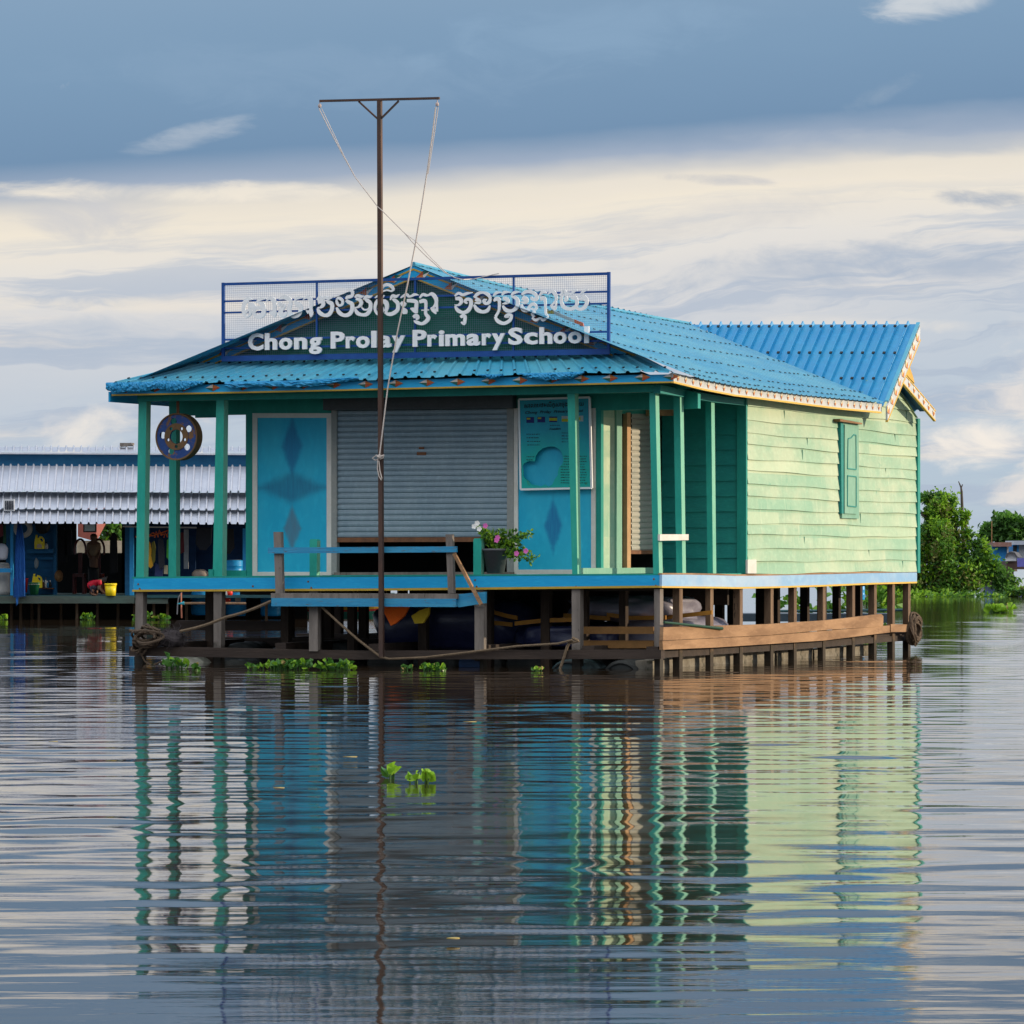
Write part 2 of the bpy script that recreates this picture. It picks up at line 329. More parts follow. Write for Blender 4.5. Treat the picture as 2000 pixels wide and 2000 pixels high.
M['tarp'] = mat('navy_tarpaulin', (.018, .024, .075), (.03, .035, .09), .6, 3, rough=.30, wear=(.10, .10, .13), wear_at=.72, spec=.5, bump=.5, bscale=5)
M['tarp2'] = mat('lit_navy_tarpaulin', (.20, .19, .25), (.28, .27, .31), .7, 3, rough=.32, spec=.5, bump=.6, bscale=7)  # lit end of the navy tarpaulins, its brightness put into the colour
M['strap'] = mat('orange_strap', (.42, .19, .025), (.33, .15, .03), .6, 8, rough=.7)
M['orangecloth'] = mat('orange_cloth', (.90, .15, .01), (.80, .12, .01), .6, 8, rough=.8, bump=.4)
M['yellowcloth'] = mat('yellow_cloth', (.52, .36, .02), rough=.8, bump=.4)
M['rimblue'] = mat('rusted_blue_rim', (.012, .05, .20), (.02, .06, .22), .5, 5, rough=.55, wear=(.17, .085, .035), wear_at=.53, wear_scale=7, wear_soft=.06, bump=.3)
M['rimrust'] = mat('rusty_barrel', (.12, .075, .035), (.18, .09, .04), .8, 6, rough=.8, bump=.4)
M['pot'] = mat('grey_plastic_pot', (.085, .09, .10), rough=.5, bump=.05)
M['leaf'] = mat('green_leaf', (.085, .23, .025), (.13, .28, .035), .7, 20, rough=.5, trans=.35, bump=0)
M['leaf_light'] = mat('bright_leaf', (.19, .38, .02), (.25, .44, .03), .7, 15, rough=.5, trans=.35, bump=0)
M['leaf_dark'] = mat('dark_leaf', (.035, .11, .02), (.06, .15, .025), .7, 10, rough=.6, trans=.3, bump=0)
M['leaf_olive'] = mat('olive_leaf', (.16, .18, .045), (.20, .21, .06), .7, 10, rough=.6, trans=.3, bump=0)
M['leaf_dead'] = mat('yellowed_leaf', (.30, .24, .05), (.36, .26, .12), .7, 10, rough=.7, bump=0)
M['pink'] = mat('pink_petal', (.62, .13, .42), rough=.6, bump=0)
M['whitepetal'] = mat('white_petal', (.78, .78, .76), rough=.6, bump=0)
M['bark'] = mat('grey_bark', (.07, .055, .045), (.11, .09, .075), .7, 12, rough=.9, bump=.4)
M['foam'] = mat('grimy_foam_block', (.24, .22, .18), (.15, .13, .10), .9, 4, rough=.9, wear=(.05, .05, .035), wear_at=.53, wear_scale=5, wear_soft=.15)
M['drumwhite'] = mat('white_drum', (.80, .82, .72), (.60, .63, .52), .7, 6, rough=.5)
M['drumdark'] = mat('grimy_dark_drum', (.035, .04, .04), (.06, .065, .06), .7, 6, rough=.6)
M['drumteal'] = mat('grimy_teal_drum', (.05, .10, .11), (.08, .10, .10), .7, 5, rough=.6)
def plain(name, c, c2=None, rough=.6, **k):
    if name not in M: M[name] = mat(name, c, c2 or tuple(x * .75 for x in c), .6, k.pop('scale', 6), rough=rough, **k)
    return M[name]

# ------------------------------------------------------------------ water: waves as real geometry, one sheet to the horizon
def build_water():
    waves = []
    for i in range(170):
        lam = .10 * (14.0 ** rng.random()); k = 2 * math.pi / lam
        spread = .34 if lam < .3 else (.46 if lam < 1.0 else .3)
        a = rng.normal(0, spread) + (0.06 if i % 3 else -.05)
        waves.append((k * math.sin(a), k * math.cos(a), rng.random() * 6.283, lam * rng.uniform(.5, 1.4) * (2.3 if lam > .42 else .85), lam))
    rows = []; y = 7.0
    while y < 165: rows.append(y); y += .0024 * y
    rows = np.array(rows); C_, Y = np.meshgrid(np.linspace(-.19, .20, 400), rows); X = C_ * (Y + 28); Z = np.zeros_like(X); dy = .0024 * Y
    tot = sum((kx * kx + ky * ky) * (am ** 2) / 2 for kx, ky, ph, am, lam in waves); sc = RMS_SLOPE / math.sqrt(tot)
    patch = .72 + .5 * (np.sin(X * .31 + Y * .17 + 1) * np.sin(Y * .41 - X * .12) + .35 * np.sin(X * .9 - Y * .63))
    patch = np.clip(patch, .25, 1.6)
    p2 = np.clip(.75 + .55 * np.sin(X * .55 - Y * .23 + 2) * np.sin(Y * .62 + X * .21) + .35 * np.sin(X * 1.3 + Y * .8), .2, 1.7)
    p3 = np.clip(.8 + .6 * np.sin(X * .42 + Y * .33 + 4) * np.sin(Y * .29 - X * .33 + 1), .25, 1.7)
    near = 1 + .8 * np.clip((16.5 - Y) / 6, 0, 1)
    for kx, ky, ph, am, lam in waves:
        Z += sc * am * np.clip((lam / dy - 2.5) / 2.5, 0, 1) * np.sin(kx * X + ky * Y + ph) * (patch, p2, p3)[int(ph * 7) % 3] * (near if lam < .42 else np.clip((Y - 9.5) / 10, .30, 1))
    edge = np.clip((C_ + .19) / .012, 0, 1) * np.clip((.20 - C_) / .012, 0, 1) * np.clip((165 - Y) / 10, 0, 1)
    Z *= edge
    nr, nc = X.shape
    vs = np.stack([X.ravel(), Y.ravel(), Z.ravel()], 1).tolist()
    idx = np.arange(nr * nc).reshape(nr, nc)
    fs = np.stack([idx[:-1, :-1].ravel(), idx[:-1, 1:].ravel(), idx[1:, 1:].ravel(), idx[1:, :-1].ravel()], 1).tolist()
    b = len(vs)
    R_ = 4000   # the rest of the lake: a flat rim of faces round the near sheet
    ring = [(-R_, -R_, 0), (R_, -R_, 0), (R_, R_, 0), (-R_, R_, 0), *[(float(X[a, b_]), float(Y[a, b_]), 0) for a, b_ in ((0, 0), (0, -1), (-1, -1), (-1, 0))]]
    vs += ring
    fs += [[b, b + 1, b + 5, b + 4], [b + 1, b + 2, b + 6, b + 5], [b + 2, b + 3, b + 7, b + 6], [b + 3, b, b + 4, b + 7]]
    me = bpy.data.meshes.new('water'); me.from_pydata(vs, [], fs)
    me.polygons.foreach_set('use_smooth', [True] * len(me.polygons)); me.update()
    m = bpy.data.materials.new('murky_water'); m.use_nodes = True; g = NT(m.node_tree); p = g.n['Principled BSDF']
    p.inputs['Base Color'].default_value = (.030, .020, .012, 1); p.inputs['Roughness'].default_value = .03; p.inputs['IOR'].default_value = 1.42
    tc = g.node('ShaderNodeTexCoord'); mp = g.node('ShaderNodeMapping'); g.l.new(tc.outputs['Object'], mp.inputs[0]); mp.inputs['Scale'].default_value = (.9, 5.5, 1)
    bp = g.node('ShaderNodeBump'); bp.inputs['Strength'].default_value = .10; bp.inputs['Distance'].default_value = .012
    g.l.new(g.noise(mp.outputs[0], 1.6, 4, .55), bp.inputs['Height']); g.l.new(bp.outputs[0], p.inputs['Normal'])
    me.materials.append(m)
    o = bpy.data.objects.new('water', me); COL.objects.link(o); tag(o, kind='structure')
RMS_SLOPE = .0215
build_water()

# ================================================================== the floating schoolhouse
W = F(262, 1129.7)[0]                      # left edge of the deck (-7.8), right edge at 0
XC = F(807, 518, .3)[0]                    # ridge line
YW = .9                                    # front wall of the classroom
XWR = F(1172, 1121, YW)[0]                 # its right wall
XWL = F(481, 1121, YW)[0]
YB0, YB1 = S(1457, 1120)[1], S(1789, 1118)[1]
school = thing('schoolhouse', 'green floating schoolhouse with blue metal roof standing on stilts over the water', 'school', (XC, 5.0, 1.0))
def part(mb, name, mats, parent=None, smooth=False, label=None):
    return tag(mb.build(name, mats, parent or school, smooth), label)
def zdeck(x): return 1.245 + .0096 * x

# deck
mb = MB(); n = 26
for i in range(n):
    y0, y1 = YB1 * i / n + .006, YB1 * (i + 1) / n - .006
    mb.prism([(W + .02, y0, zdeck(W) - .035), (-.03, y0, zdeck(0) - .035), (-.03, y0, zdeck(0) - .003), (W + .02, y0, zdeck(W) - .003)], (0, y1 - y0, 0))
mb.prism(*fpr([(258, 1130), (700, 1126), (1292, 1123.2), (1292, 1120.2), (700, 1123), (258, 1126.6)], -.03, .03))
part(mb, 'deck', M['teal'])
mb = MB(); mb.prism(*fpr([(262, 1151.5), (760, 1149), (1292.8, 1143.5), (1292.8, 1123.5), (760, 1126.5), (262, 1130)], -.03, .035))
df = part(mb, 'deck_fascia', M['blue_board'])
mb = MB(); mb.prism(*fpr([(258, 1155.7), (760, 1153.5), (1293.2, 1147.8), (1293.2, 1143.7), (760, 1149.2), (258, 1151.7)], -.04, .04))
part(mb, 'trim_strip', M['yellow'], df)
mb = MB()
for u, v in ((270, 1141), (273, 1150), (602, 1136), (608, 1148), (928, 1133), (931, 1146), (1277, 1131), (1281, 1144), (494, 1145), (1125, 1146)):
    mb = MB(); c = F(u, v, -.031); mb.lathe(c, [(0, -.004), (.014, -.004), (.014, 0)], 8, 0, (0, 1, 0), (1, 0, 0)); part(mb, 'bolt', M['rust'], df)
st = [(1293, 1122.5), (1340, 1122.5), (1400, 1123.5), (1440, 1125), (1500, 1124.5), (1600, 1122), (1700, 1119.5), (1791, 1118)]
sb = [(1791, 1135.7), (1700, 1138.3), (1600, 1142.5), (1500, 1145.5), (1440, 1146.5), (1400, 1145.7), (1340, 1145), (1293, 1144.5)]
mb = MB(); mb.prism(*spr(sb + st[::-1][::-1], .03, .035)); sf = part(mb, 'deck_fascia', M['pale_board'], label='pale blue edge board with white patches')  # side edge board in a paler blue than the front one
mb = MB(); mb.prism(*spr([(u, v + 3.4) for u, v in sb] + [(u, v + .2) for u, v in sb[::-1]], .04, .045)); part(mb, 'trim_strip', M['gold'], sf)
mb = MB(); mb.prism(*spr([(u, v - .3) for u, v in st[::-1]] + [(u, v - 3.2) for u, v in st], .02, .05)); part(mb, 'trim_strip', M['plank'], sf)

# clapboard walls: each course leans out a little over the one below
def clap(mb, a, b, z0, z1, n, nrm, top=None, jit=.010, mi=0, seg=10):
    """a, b: plan ends; nrm: outward unit (plan); top: function of 0..1 along the wall giving its top z"""
    a, b, nrm = np.array((*a, 0.)), np.array((*b, 0.)), np.array((*nrm, 0.))
    h = (z1 - z0) / n
    off = [0] + [random.uniform(-jit, jit) for _ in range(n)] + [0]
    for k in range(n):
        ph = random.random() * 6
        pts_lo, pts_hi = [], []
        for s in range(seg + 1):
            t = s / seg; p = a + (b - a) * t
            zl = z0 + h * k + off[k] + jit * (.55 * math.sin(t * 7 + ph) + .35 * math.sin(t * 19 + 2 * ph)); zh = z0 + h * (k + 1) + .03
            if top is not None:
                zt = top(t); zh = min(zh, zt); zl = min(zl, zh - .001)
            pts_lo.append((p, zl)); pts_hi.append((p, zh))
        vs = []
        for (p, zl), (_, zh) in zip(pts_lo, pts_hi):
            vs += [p + nrm * (.028 + jit * .35 * math.sin(ph * 3 + len(vs) * .09)) + (0, 0, zl), p + nrm * .004 + (0, 0, zh), p - nrm * .02 + (0, 0, zh), p - nrm * .02 + (0, 0, zl)]
        fs = []
        for s in range(seg):
            q = 4 * s
            fs += [[q, q + 4, q + 5, q + 1], [q + 1, q + 5, q + 6, q + 2], [q + 2, q + 6, q + 7, q + 3], [q + 3, q + 7, q + 4, q]]
        fs += [[0, 1, 2, 3], [4 * seg + 3, 4 * seg + 2, 4 * seg + 1, 4 * seg]]
        mb.add(vs, fs, mi)
zb = 1.235
# right wall, its top follows the eave and then the small gable
GA = S(1760, 724, .26); 
def wall_top(t):
    y = YB0 + (YB1 - YB0) * t
    if y < 8.5: return 3.72
    return max(3.62, min(3.70 + (y - 8.5) * .74, 4.36 - (y - 9.3) * .42))
mb = MB(); clap(mb, (0, YB0), (0, YB1), zb, zb + 18 * .178, 18, (1, 0), wall_top, .017, seg=30)
q = random.Random(8)
for k in range(18):
    zz = zb + .178 * k
    if q.random() < .45:
        y = q.uniform(YB0 + .8, YB1 - .5); zt = min(zz + .165, wall_top((y - YB0) / (YB1 - YB0)) - .02); mb.box(.0, .0255, y, y + .005, zz + .02, max(zt, zz + .03), 1)
rw = part(mb, 'side_wall', [M['mint'], M['mint_frame']], label='sunlit wall of faded mint green clapboards')
mb = MB(); mb.box(-.02, .045, YB1 - .04, YB1 + .08, zb - .02, 3.62); part(mb, 'corner_board', M['teal'], rw)
mb = MB(); mb.prism(*spr(rect(1460.5, 1093, 1477.5, 1120), .05, .03)); part(mb, 'patch_board', M['white'], rw)
# shuttered window in it
win = MB(); win.prism(*spr([(1645, 1012), (1678, 1013), (1677, 823), (1645, 818)], .055, .05))
wn = part(win, 'window', M['mint_frame'])
mb = MB(); mb.prism(*spr([(1650, 1003), (1674, 1004), (1673, 834), (1650, 829)], .075, .02)); ws = part(mb, 'shutter', M['mint_frame'], wn)
mb = MB()
def rail_loop(mb, pts, x, w):
    P = [S(u, v, x) for u, v in pts]
    for i in range(len(P)): mb.beam(P[i], P[(i + 1) % len(P)], w, w, (1, 0, 0))
rail_loop(mb, [(1655, 915), (1672, 917), (1671.5, 850), (1667, 849), (1662, 855), (1656, 857)], .077, .016)
rail_loop(mb, [(1655, 988), (1672, 990), (1672, 931), (1655, 929)], .077, .016)
part(mb, 'moulding', M['teal_dark'], ws)
mb = MB(); mb.prism(*spr([(1641, 823), (1684, 829), (1684, 826), (1641, 818)], .12, .12)); part(mb, 'drip_board', M['plank'], wn)
mb = MB(); mb.prism(*spr([(1644, 1003), (1648, 1003), (1648, 830), (1642, 818)], .06, .06)); part(mb, 'side_batten', M['teal_dark'], wn)
# back block: front-facing clapboards beside the gallery, back and left walls
mb = MB(); clap(mb, (XWR, YB0), (-.06, YB0), zb, 3.80, 12, (0, -1), None, .004)
bw = part(mb, 'gallery_end_wall', M['teal_dark'])
mb = MB(); mb.box(-.115, .02, YB0 - .05, YB0 + .01, zb, 3.80); part(mb, 'corner_board', M['teal'], bw)
mb = MB(); clap(mb, (W, YB1), (0, YB1), zb, 3.62, 11, (0, 1)); clap(mb, (W, 4.2), (W, YB1), zb, 3.62, 11, (-1, 0)); mb.box(XWL - .01, XWL + .05, YW + .1, 4.2, zb, 3.7); mb.box(W, XWL, 4.2, 4.26, zb, 3.7)
part(mb, 'rear_wall', M['teal_dark'])
# inner lining closes the rooms so that they stay dark
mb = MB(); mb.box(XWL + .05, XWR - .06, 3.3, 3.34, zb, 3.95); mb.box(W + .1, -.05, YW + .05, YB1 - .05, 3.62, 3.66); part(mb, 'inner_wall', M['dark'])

# front wall: header, corner strips, two panels, roller shutter
z = lambda v, y: F(700, v, y)[2]
mb = MB(); mb.prism(*fpr([(330, 812), (646, 807), (646, 797), (1004, 793), (1004, 804), (1334, 799), (1363, 797.5), (1363, 769), (1240, 722), (1225, 706), (1000, 700), (400, 712), (330, 735)], YW - .02, .10)); hd = part(mb, 'porch_header', M['teal'])
mb = MB(); mb.prism(*fpr([(381, 816), (436, 815), (436, 811), (381, 811)], YW - .015, .05)); part(mb, 'header_batten', M['teal_dark'], hd)
mb = MB()
for r_, y_ in ((rect(480, 806, 493.5, 1125), -.01), (rect(1162.5, 794, 1174, 1121), -.01), (rect(646, 800, 650, 1125), .01), (rect(1000, 795, 1004.5, 1120), .01)):
    mb = MB(); mb.prism(*fpr(r_, YW + y_, .09)); part(mb, 'wall_post', M['teal'])
def diamonds(list_):
    def ex(g, vec, c):
        sp = g.node('ShaderNodeSeparateXYZ'); g.l.new(vec, sp.inputs[0])
        nz = g.math('MULTIPLY', g.math('SUBTRACT', g.noise(vec, 9, 6, .7), .5), .55)
        st_ = g.node('ShaderNodeMapping'); g.l.new(vec, st_.inputs[0]); st_.inputs['Scale'].default_value = (14, 1, 1.2)
        nv = g.noise(st_.outputs[0], 3, 4, .6)
        for (cx, cz, a, b, col, soft) in list_:
            d = g.math('ADD', g.math('ABSOLUTE', g.math('DIVIDE', g.math('SUBTRACT', sp.outputs[0], cx), a)), g.math('ABSOLUTE', g.math('DIVIDE', g.math('SUBTRACT', sp.outputs[2], cz), b)))
            mk = g.step(g.math('ADD', d, nz), 1.08 + soft * 2, .85 - soft)
            c = g.mix(g.math('MULTIPLY', mk, g.math('ADD', .42, g.math('MULTIPLY', nv, .55))), c, col)
        return c
    return ex
L0 = np.array(WMAT[school.name].inverted() @ SCH)      # school axes -> the school's own origin, for patterns
def loc(u, v, y): p = F(u, v, y); return p + L0[:3, 3]
def dm(u0, u1, v0, v1, col, soft=.12):
    a, b = loc(u0, (v0 + v1) / 2, YW), loc(u1, (v0 + v1) / 2, YW); t, q = loc((u0 + u1) / 2, v0, YW), loc((u0 + u1) / 2, v1, YW)
    return ((a[0] + b[0]) / 2, (t[2] + q[2]) / 2, abs(b[0] - a[0]) / 2, abs(t[2] - q[2]) / 2, col, soft)
BL, BL2 = (.005, .37, .60), (.03, .46, .66)
M['panel_l'] = mat('blue_panel', BL, BL2, .7, 1.6, (1, 1, .5), .5, wear=(.12, .34, .48), wear_at=.68, wear_scale=5, wear_soft=.15, bump=.06,
    extra=diamonds([dm(552, 590, 815, 928, (.004, .12, .32)), dm(505, 635, 925, 980, (.012, .13, .26), .2), dm(555, 588, 990, 1074, (.09, .14, .20))]))
M['panel_r'] = mat('blue_panel_right', BL, BL2, .7, 1.6, (1, 1, .5), .5, wear=(.12, .34, .48), wear_at=.67, wear_scale=5, wear_soft=.15, bump=.06,
    extra=diamonds([dm(1064, 1098, 975, 1078, (.004, .12, .34))]))
def framed(name, u0, v0, u1, v1, w, m_in, y=YW - .03):
    mb = MB(); mb.prism(*fpr(rect(u0 + w, v0 + w, u1 - w, v1 - w), y + .02, .03)); p = part(mb, name, m_in)
    mb = MB()
    mb.prism(*fpr(rect(u0, v0, u0 + w, v1), y, .06)); mb.prism(*fpr(rect(u1 - w, v0, u1, v1), y, .06))
    mb.prism(*fpr(rect(u0 + w, v0, u1 - w, v0 + w), y + .003, .055)); mb.prism(*fpr(rect(u0 + w, v1 - w, u1 - w, v1), y + .003, .055))
    part(mb, 'frame', M['white'], p); return p
framed('wall_panel', 493, 807, 647, 1126, 9, M['panel_l'])
framed('wall_panel', 1003, 797, 1163, 1121, 8.5, M['panel_r'])
# roller shutter
def slats(mb, p0, p1, q0, q1, n, out, mi=0):
    """horizontal slats between top line p0-p1 and bottom line q0-q1, bulging along out"""
    p0, p1, q0, q1, out = (np.array(t, float) for t in (p0, p1, q0, q1, out)); prof = [(0, 0), (.10, .2), (.2, .85), (.5, 1.0), (.8, .85), (.9, .2)]
    vs = []; 
    for k in range(n):
        for t, o in prof:
            s = (k + t) / n; vs += [p0 + (q0 - p0) * s + out * o * .016, p1 + (q1 - p1) * s + out * o * .016]
    vs += [q0, q1]
    fs = [[2 * i, 2 * i + 2, 2 * i + 3, 2 * i + 1] for i in range(len(vs) // 2 - 1)]
    if np.dot(np.cross(vs[2] - vs[0], vs[1] - vs[0]), out) < 0: fs = [f[::-1] for f in fs]
    mb.add(vs, fs, mi)
mb = MB(); slats(mb, F(657, 801, YW), F(991, 797, YW), F(657, 1051, YW), F(991, 1050, YW), 23, (0, -1, 0))
rs = part(mb, 'roller_shutter', M['slat'])
mb = MB(); mb.prism(*fpr([(657, 1059), (991, 1058), (991, 1049), (657, 1050)], YW - .022, .03)); part(mb, 'bottom_bar', M['rust'], rs)
mb = MB(); mb.prism(*fpr([(631, 801), (1001, 797), (1001, 762), (631, 766)], YW - .16, .14)); part(mb, 'shutter_box', M['shbox'], rs)
for r_ in (rect(647, 801, 657.5, 1122), rect(990, 797, 1003, 1120)):
    mb = MB(); mb.prism(*fpr(r_, YW - .04, .09)); part(mb, 'guide_rail', M['jamb'], rs)
mb = MB(); mb.prism(*fpr([(814, 889), (832, 889), (832, 883), (814, 883)], YW - .022, .01)); mb.prism(*fpr([(818, 877), (828, 877), (828, 873), (818, 873)], YW - .022, .01)); part(mb, 'lock_plate', M['rust'], rs)
mb = MB(); mb.prism(*fpr([(652, 1126), (1003, 1123), (1003, 1117), (652, 1118)], YW - .06, .10)); part(mb, 'door_sill', M['graywood'])
# right wall of the classroom on the gallery: pilaster panel, gap, lit shutter
xw = XWR
mb = MB()
def wallrect(u0, v0, u1, v1, x, t, mi=0): mb.prism(*spr(rect(u0, v0, u1, v1), x, t), mi)
wallrect(1174, 770, 1215, 1121, xw, .06)
sw = part(mb, 'gallery_side_wall', M['mint'])
mb = MB(); wallrect(1204, 775, 1214.5, 1120, xw + .025, .024); part(mb, 'batten', M['mint_frame'], sw)
mb = MB(); wallrect(1214, 770, 1320, 808, xw - .004, .05); wallrect(1313, 770, 1322, 1121, xw - .004, .05); part(mb, 'header_board', M['teal'], sw)
mb = MB(); slats(mb, S(1232, 806, xw - .05), S(1311, 808, xw - .05), S(1232, 1076, xw - .05), S(1311, 1074, xw - .05), 25, (1, 0, 0))
rs2 = part(mb, 'roller_shutter', M['slat2'], label='narrow cream roller shutter facing the gallery')
mb = MB(); wallrect(1232, 1075, 1311, 1082, xw - .02, .03); part(mb, 'bottom_bar', M['rust'], rs2)
for r_ in ((1225, 806, 1232, 1118), (1307, 806, 1313, 1112)):
    mb = MB(); wallrect(*r_, xw + .02, .06); part(mb, 'guide_rail', M['rustframe'], rs2)
mb = MB(); wallrect(1288, 798, 1352, 812, xw + .20, .2); part(mb, 'shutter_box', M['rustframe'], rs2)
mb = MB(); mb.prism(*spr([(1131, 1121.5), (1316, 1119), (1316, 1108.5), (1131, 1109.5)], xw + .03, .035)); part(mb, 'kick_board', M['mint_frame'])

# porch beams and posts (each leans a little, as in the photo)
mb = MB(); mb.prism(*fpr([(268.5, 784), (700, 776.5), (1285, 765.5), (1285, 752), (700, 762), (268.5, 771)], -.02, .13)); part(mb, 'porch_beam', M['teal'])
mb = MB(); mb.prism(*spr([(1290, 768), (1400, 786), (1455, 792), (1455, 780), (1400, 772), (1290, 752)], .0, .1)); part(mb, 'porch_beam', M['teal_dark'])
def post(pts, y, d=.13, name='porch_post', m='teal_post'):
    mb = MB(); mb.prism(*fpr(pts, y, d)); mb.m[3] = 1; return part(mb, name, [M[m], M['lit_side']])  # right face gets a paler copy: sunlight put into the post colour
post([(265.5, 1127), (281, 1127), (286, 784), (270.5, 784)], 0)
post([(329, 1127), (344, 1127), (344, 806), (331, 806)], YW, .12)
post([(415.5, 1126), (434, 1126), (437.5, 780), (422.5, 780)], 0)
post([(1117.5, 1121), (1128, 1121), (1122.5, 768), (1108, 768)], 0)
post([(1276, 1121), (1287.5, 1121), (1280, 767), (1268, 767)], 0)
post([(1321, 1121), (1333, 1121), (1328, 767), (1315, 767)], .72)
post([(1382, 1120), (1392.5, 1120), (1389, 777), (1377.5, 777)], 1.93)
mb = MB(); mb.prism(*fpr(rect(407, 1112, 416, 1127), -.02, .08)); mb.prism(*fpr(rect(436, 1114, 480, 1127), .25, .04)); part(mb, 'kick_board', M['teal'])
for (a, b, t) in ((604.5, 619.5, 1053), (924.5, 940.5, 1051.5)):
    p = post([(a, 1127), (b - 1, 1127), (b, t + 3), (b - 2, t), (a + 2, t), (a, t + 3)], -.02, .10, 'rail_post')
mb = MB(); mb.prism(*spr([(1289, 1056), (1345, 1055), (1345, 1043.5), (1289, 1043.5)], .035, .03)); part(mb, 'gallery_rail', M['white'], label='pale bare board nailed across two porch posts')
# small beams of the skirt roof seen from below, right side
mb = MB()
for y in (.5, 1.3, 2.1, 2.9, 3.8, 4.9, 6.0, 7.1): mb.box(XWR - .3, .2, y, y + .05, 3.68, 3.76)
part(mb, 'rafters', M['teal_dark'])

mb = MB(); mb.box(W - .2, .22, -.22, YW, 3.775, 3.79); mb.box(XWR, .22, YW, YB0, 3.775, 3.79); part(mb, 'added_porch_ceiling', M['teal_dark'])  # added sheet that stops sky showing through the roof space

# ------------------------------------------------------------------ roofs
def sheet(mb, E, R_, period, h, rows, mi=0, mi_s=1, wav=0.0, screws=True, tri=None, cross=2):
    """corrugated sheet ruled between polyline E (eave) and R_ (ridge), ribs run from R_ to E"""
    def at(P, t):
        P = np.array(P); d = np.r_[0, np.cumsum(np.linalg.norm(np.diff(P, axis=0), axis=1))]; s = t * d[-1]
        return np.array([np.interp(s, d, P[:, k]) for k in range(3)])
    n = max(2, int(round(max(sum(np.linalg.norm(np.diff(np.array(P), axis=0), axis=1)) for P in (E, R_)) / period)))
    prof = [(0.0, 0), (.56, 0), (.66, 1), (.80, 1), (.90, 0)]
    ts = [(k + a) / n for k in range(n) for a, _ in prof] + [1.0]; hs = [b for k in range(n) for _, b in prof] + [0]
    c0, c1, c2 = at(E, .5), at(R_, .5), at(E, .9); nr = np.cross(c2 - c0, c1 - c0); nr /= np.linalg.norm(nr)
    if nr[2] < 0: nr = -nr
    nd = cross; vs = []
    for t, hh in zip(ts, hs):
        e, r = at(E, t), at(R_, t)
        for k in range(nd + 1):
            s = k / nd; jit = wav * math.sin(t * 61 + k * 2.1) * (1 - s) + wav * .6 * math.sin(t * 23)
            vs.append(e + (r - e) * s + nr * (hh * h + jit))
    m = nd + 1; fs = [[i * m + k, (i + 1) * m + k, (i + 1) * m + k + 1, i * m + k + 1] for i in range(len(ts) - 1) for k in range(nd)]
    q = np.cross(vs[m] - vs[0], vs[1] - vs[0])
    if np.dot(q, nr) < 0: fs = [f[::-1] for f in fs]
    mb.add(vs, fs, mi)
    if screws:
        for s in rows:
            for k in range(n):
                t = (k + .73) / n; e, r = at(E, t), at(R_, t)
                if random.random() < .04: continue
                p = e + (r - e) * (s + random.uniform(-.006, .006)) + nr * (h + .004 + wav * .6 * math.sin(t * 23))
                dx = (at(E, min(1, t + .01)) - at(E, max(0, t - .01))); dx /= np.linalg.norm(dx); dz = np.cross(nr, dx); a = .015
                mb.prism([p - dx * a - dz * a, p + dx * a - dz * a, p + dx * a + dz * a, p - dx * a + dz * a], nr * .010, mi_s)
RM = [M['roof'], M['screw']]; RMM = [M['roof_main'], M['screw']]
eave = [F(1331, 726, -.31)] + [S(u, v, .32) for u, v in ((1372, 741), (1436, 754), (1493, 762), (1570, 772), (1637, 778.5), (1728, 787))]
RB = S(1345, 634, XC); RF = F(807, 517.5, .265)
PR = S(1790, 633, .28)
ridge = [RF + (RB - RF) * t + v3(0, 0, -.05 * math.sin(math.pi * t)) for t in np.linspace(0, 1, 8)]
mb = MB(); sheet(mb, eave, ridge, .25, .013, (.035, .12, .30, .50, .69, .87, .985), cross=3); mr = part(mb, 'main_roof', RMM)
left_e = [v3(2 * XC - p[0], p[1], p[2] - .03) for p in eave[:1]] + [v3(W - .25, 11.4, 3.78)]
mb = MB(); sheet(mb, left_e, [RF, v3(XC, 11.4, RB[2])], .25, .02, (.05, .5, .95)); part(mb, 'main_roof', RM, label='far slope of the blue metal main roof')
mb = MB(); mb.tube([p + v3(0, 0, .012) for p in ridge], .035, 6); part(mb, 'ridge_cap', M['roof_main'], mr)
# cross roof: steep front sheet that overshoots the low rear slope
VB = S(1728, 786, .28); mb = MB()
VBx = VB + (VB - PR) * .02
# ribs run parallel to the barge; cut by the valley line
nr = 26; base_dir = VBx - PR
vt = RB + v3(0, 0, .0)
def cross_sheet(mb):
    pn = np.cross(base_dir, vt - PR); pn /= np.linalg.norm(pn)
    if pn[2] < 0: pn = -pn
    prof = [(0.0, 0), (.60, 0), (.69, 1), (.80, 1), (.89, 0)]
    ts = [(k + a) / 22 for k in range(22) for a, _ in prof] + [1.0]; hs = [b for k in range(22) for _, b in prof] + [0]
    vs = []
    for t, hh in zip(ts, hs):
        top = PR + (vt - PR) * t; bot = top + base_dir * (1 - t) * 1.03
        vs += [top + pn * hh * .045 - base_dir * .012 * hh, bot + pn * hh * .045]
    fs = [[2 * i, 2 * i + 1, 2 * i + 3, 2 * i + 2] for i in range(len(ts) - 1)]
    if np.dot(np.cross(vs[1] - vs[0], vs[2] - vs[0]), pn) < 0: fs = [f[::-1] for f in fs]
    mb.add(vs, fs, 0)
    for s in (.06, .40, .72, .96):
        for k in range(22):
            t = (k + .74) / 22
            if s > 1 - t - .02 and s > .07: continue
            p = PR + (vt - PR) * t + base_dir * s * (1.0) + pn * .047
            if s > (1 - t): continue
            a = (vt - PR) / np.linalg.norm(vt - PR) * .022; b = base_dir / np.linalg.norm(base_dir) * .022
            mb.prism([p - a - b, p + a - b, p + a + b, p - a + b], pn * .015, 1)
    return pn
pn = cross_sheet(mb)
cr = part(mb, 'cross_roof', [M['roof_deep'], M['screw']])
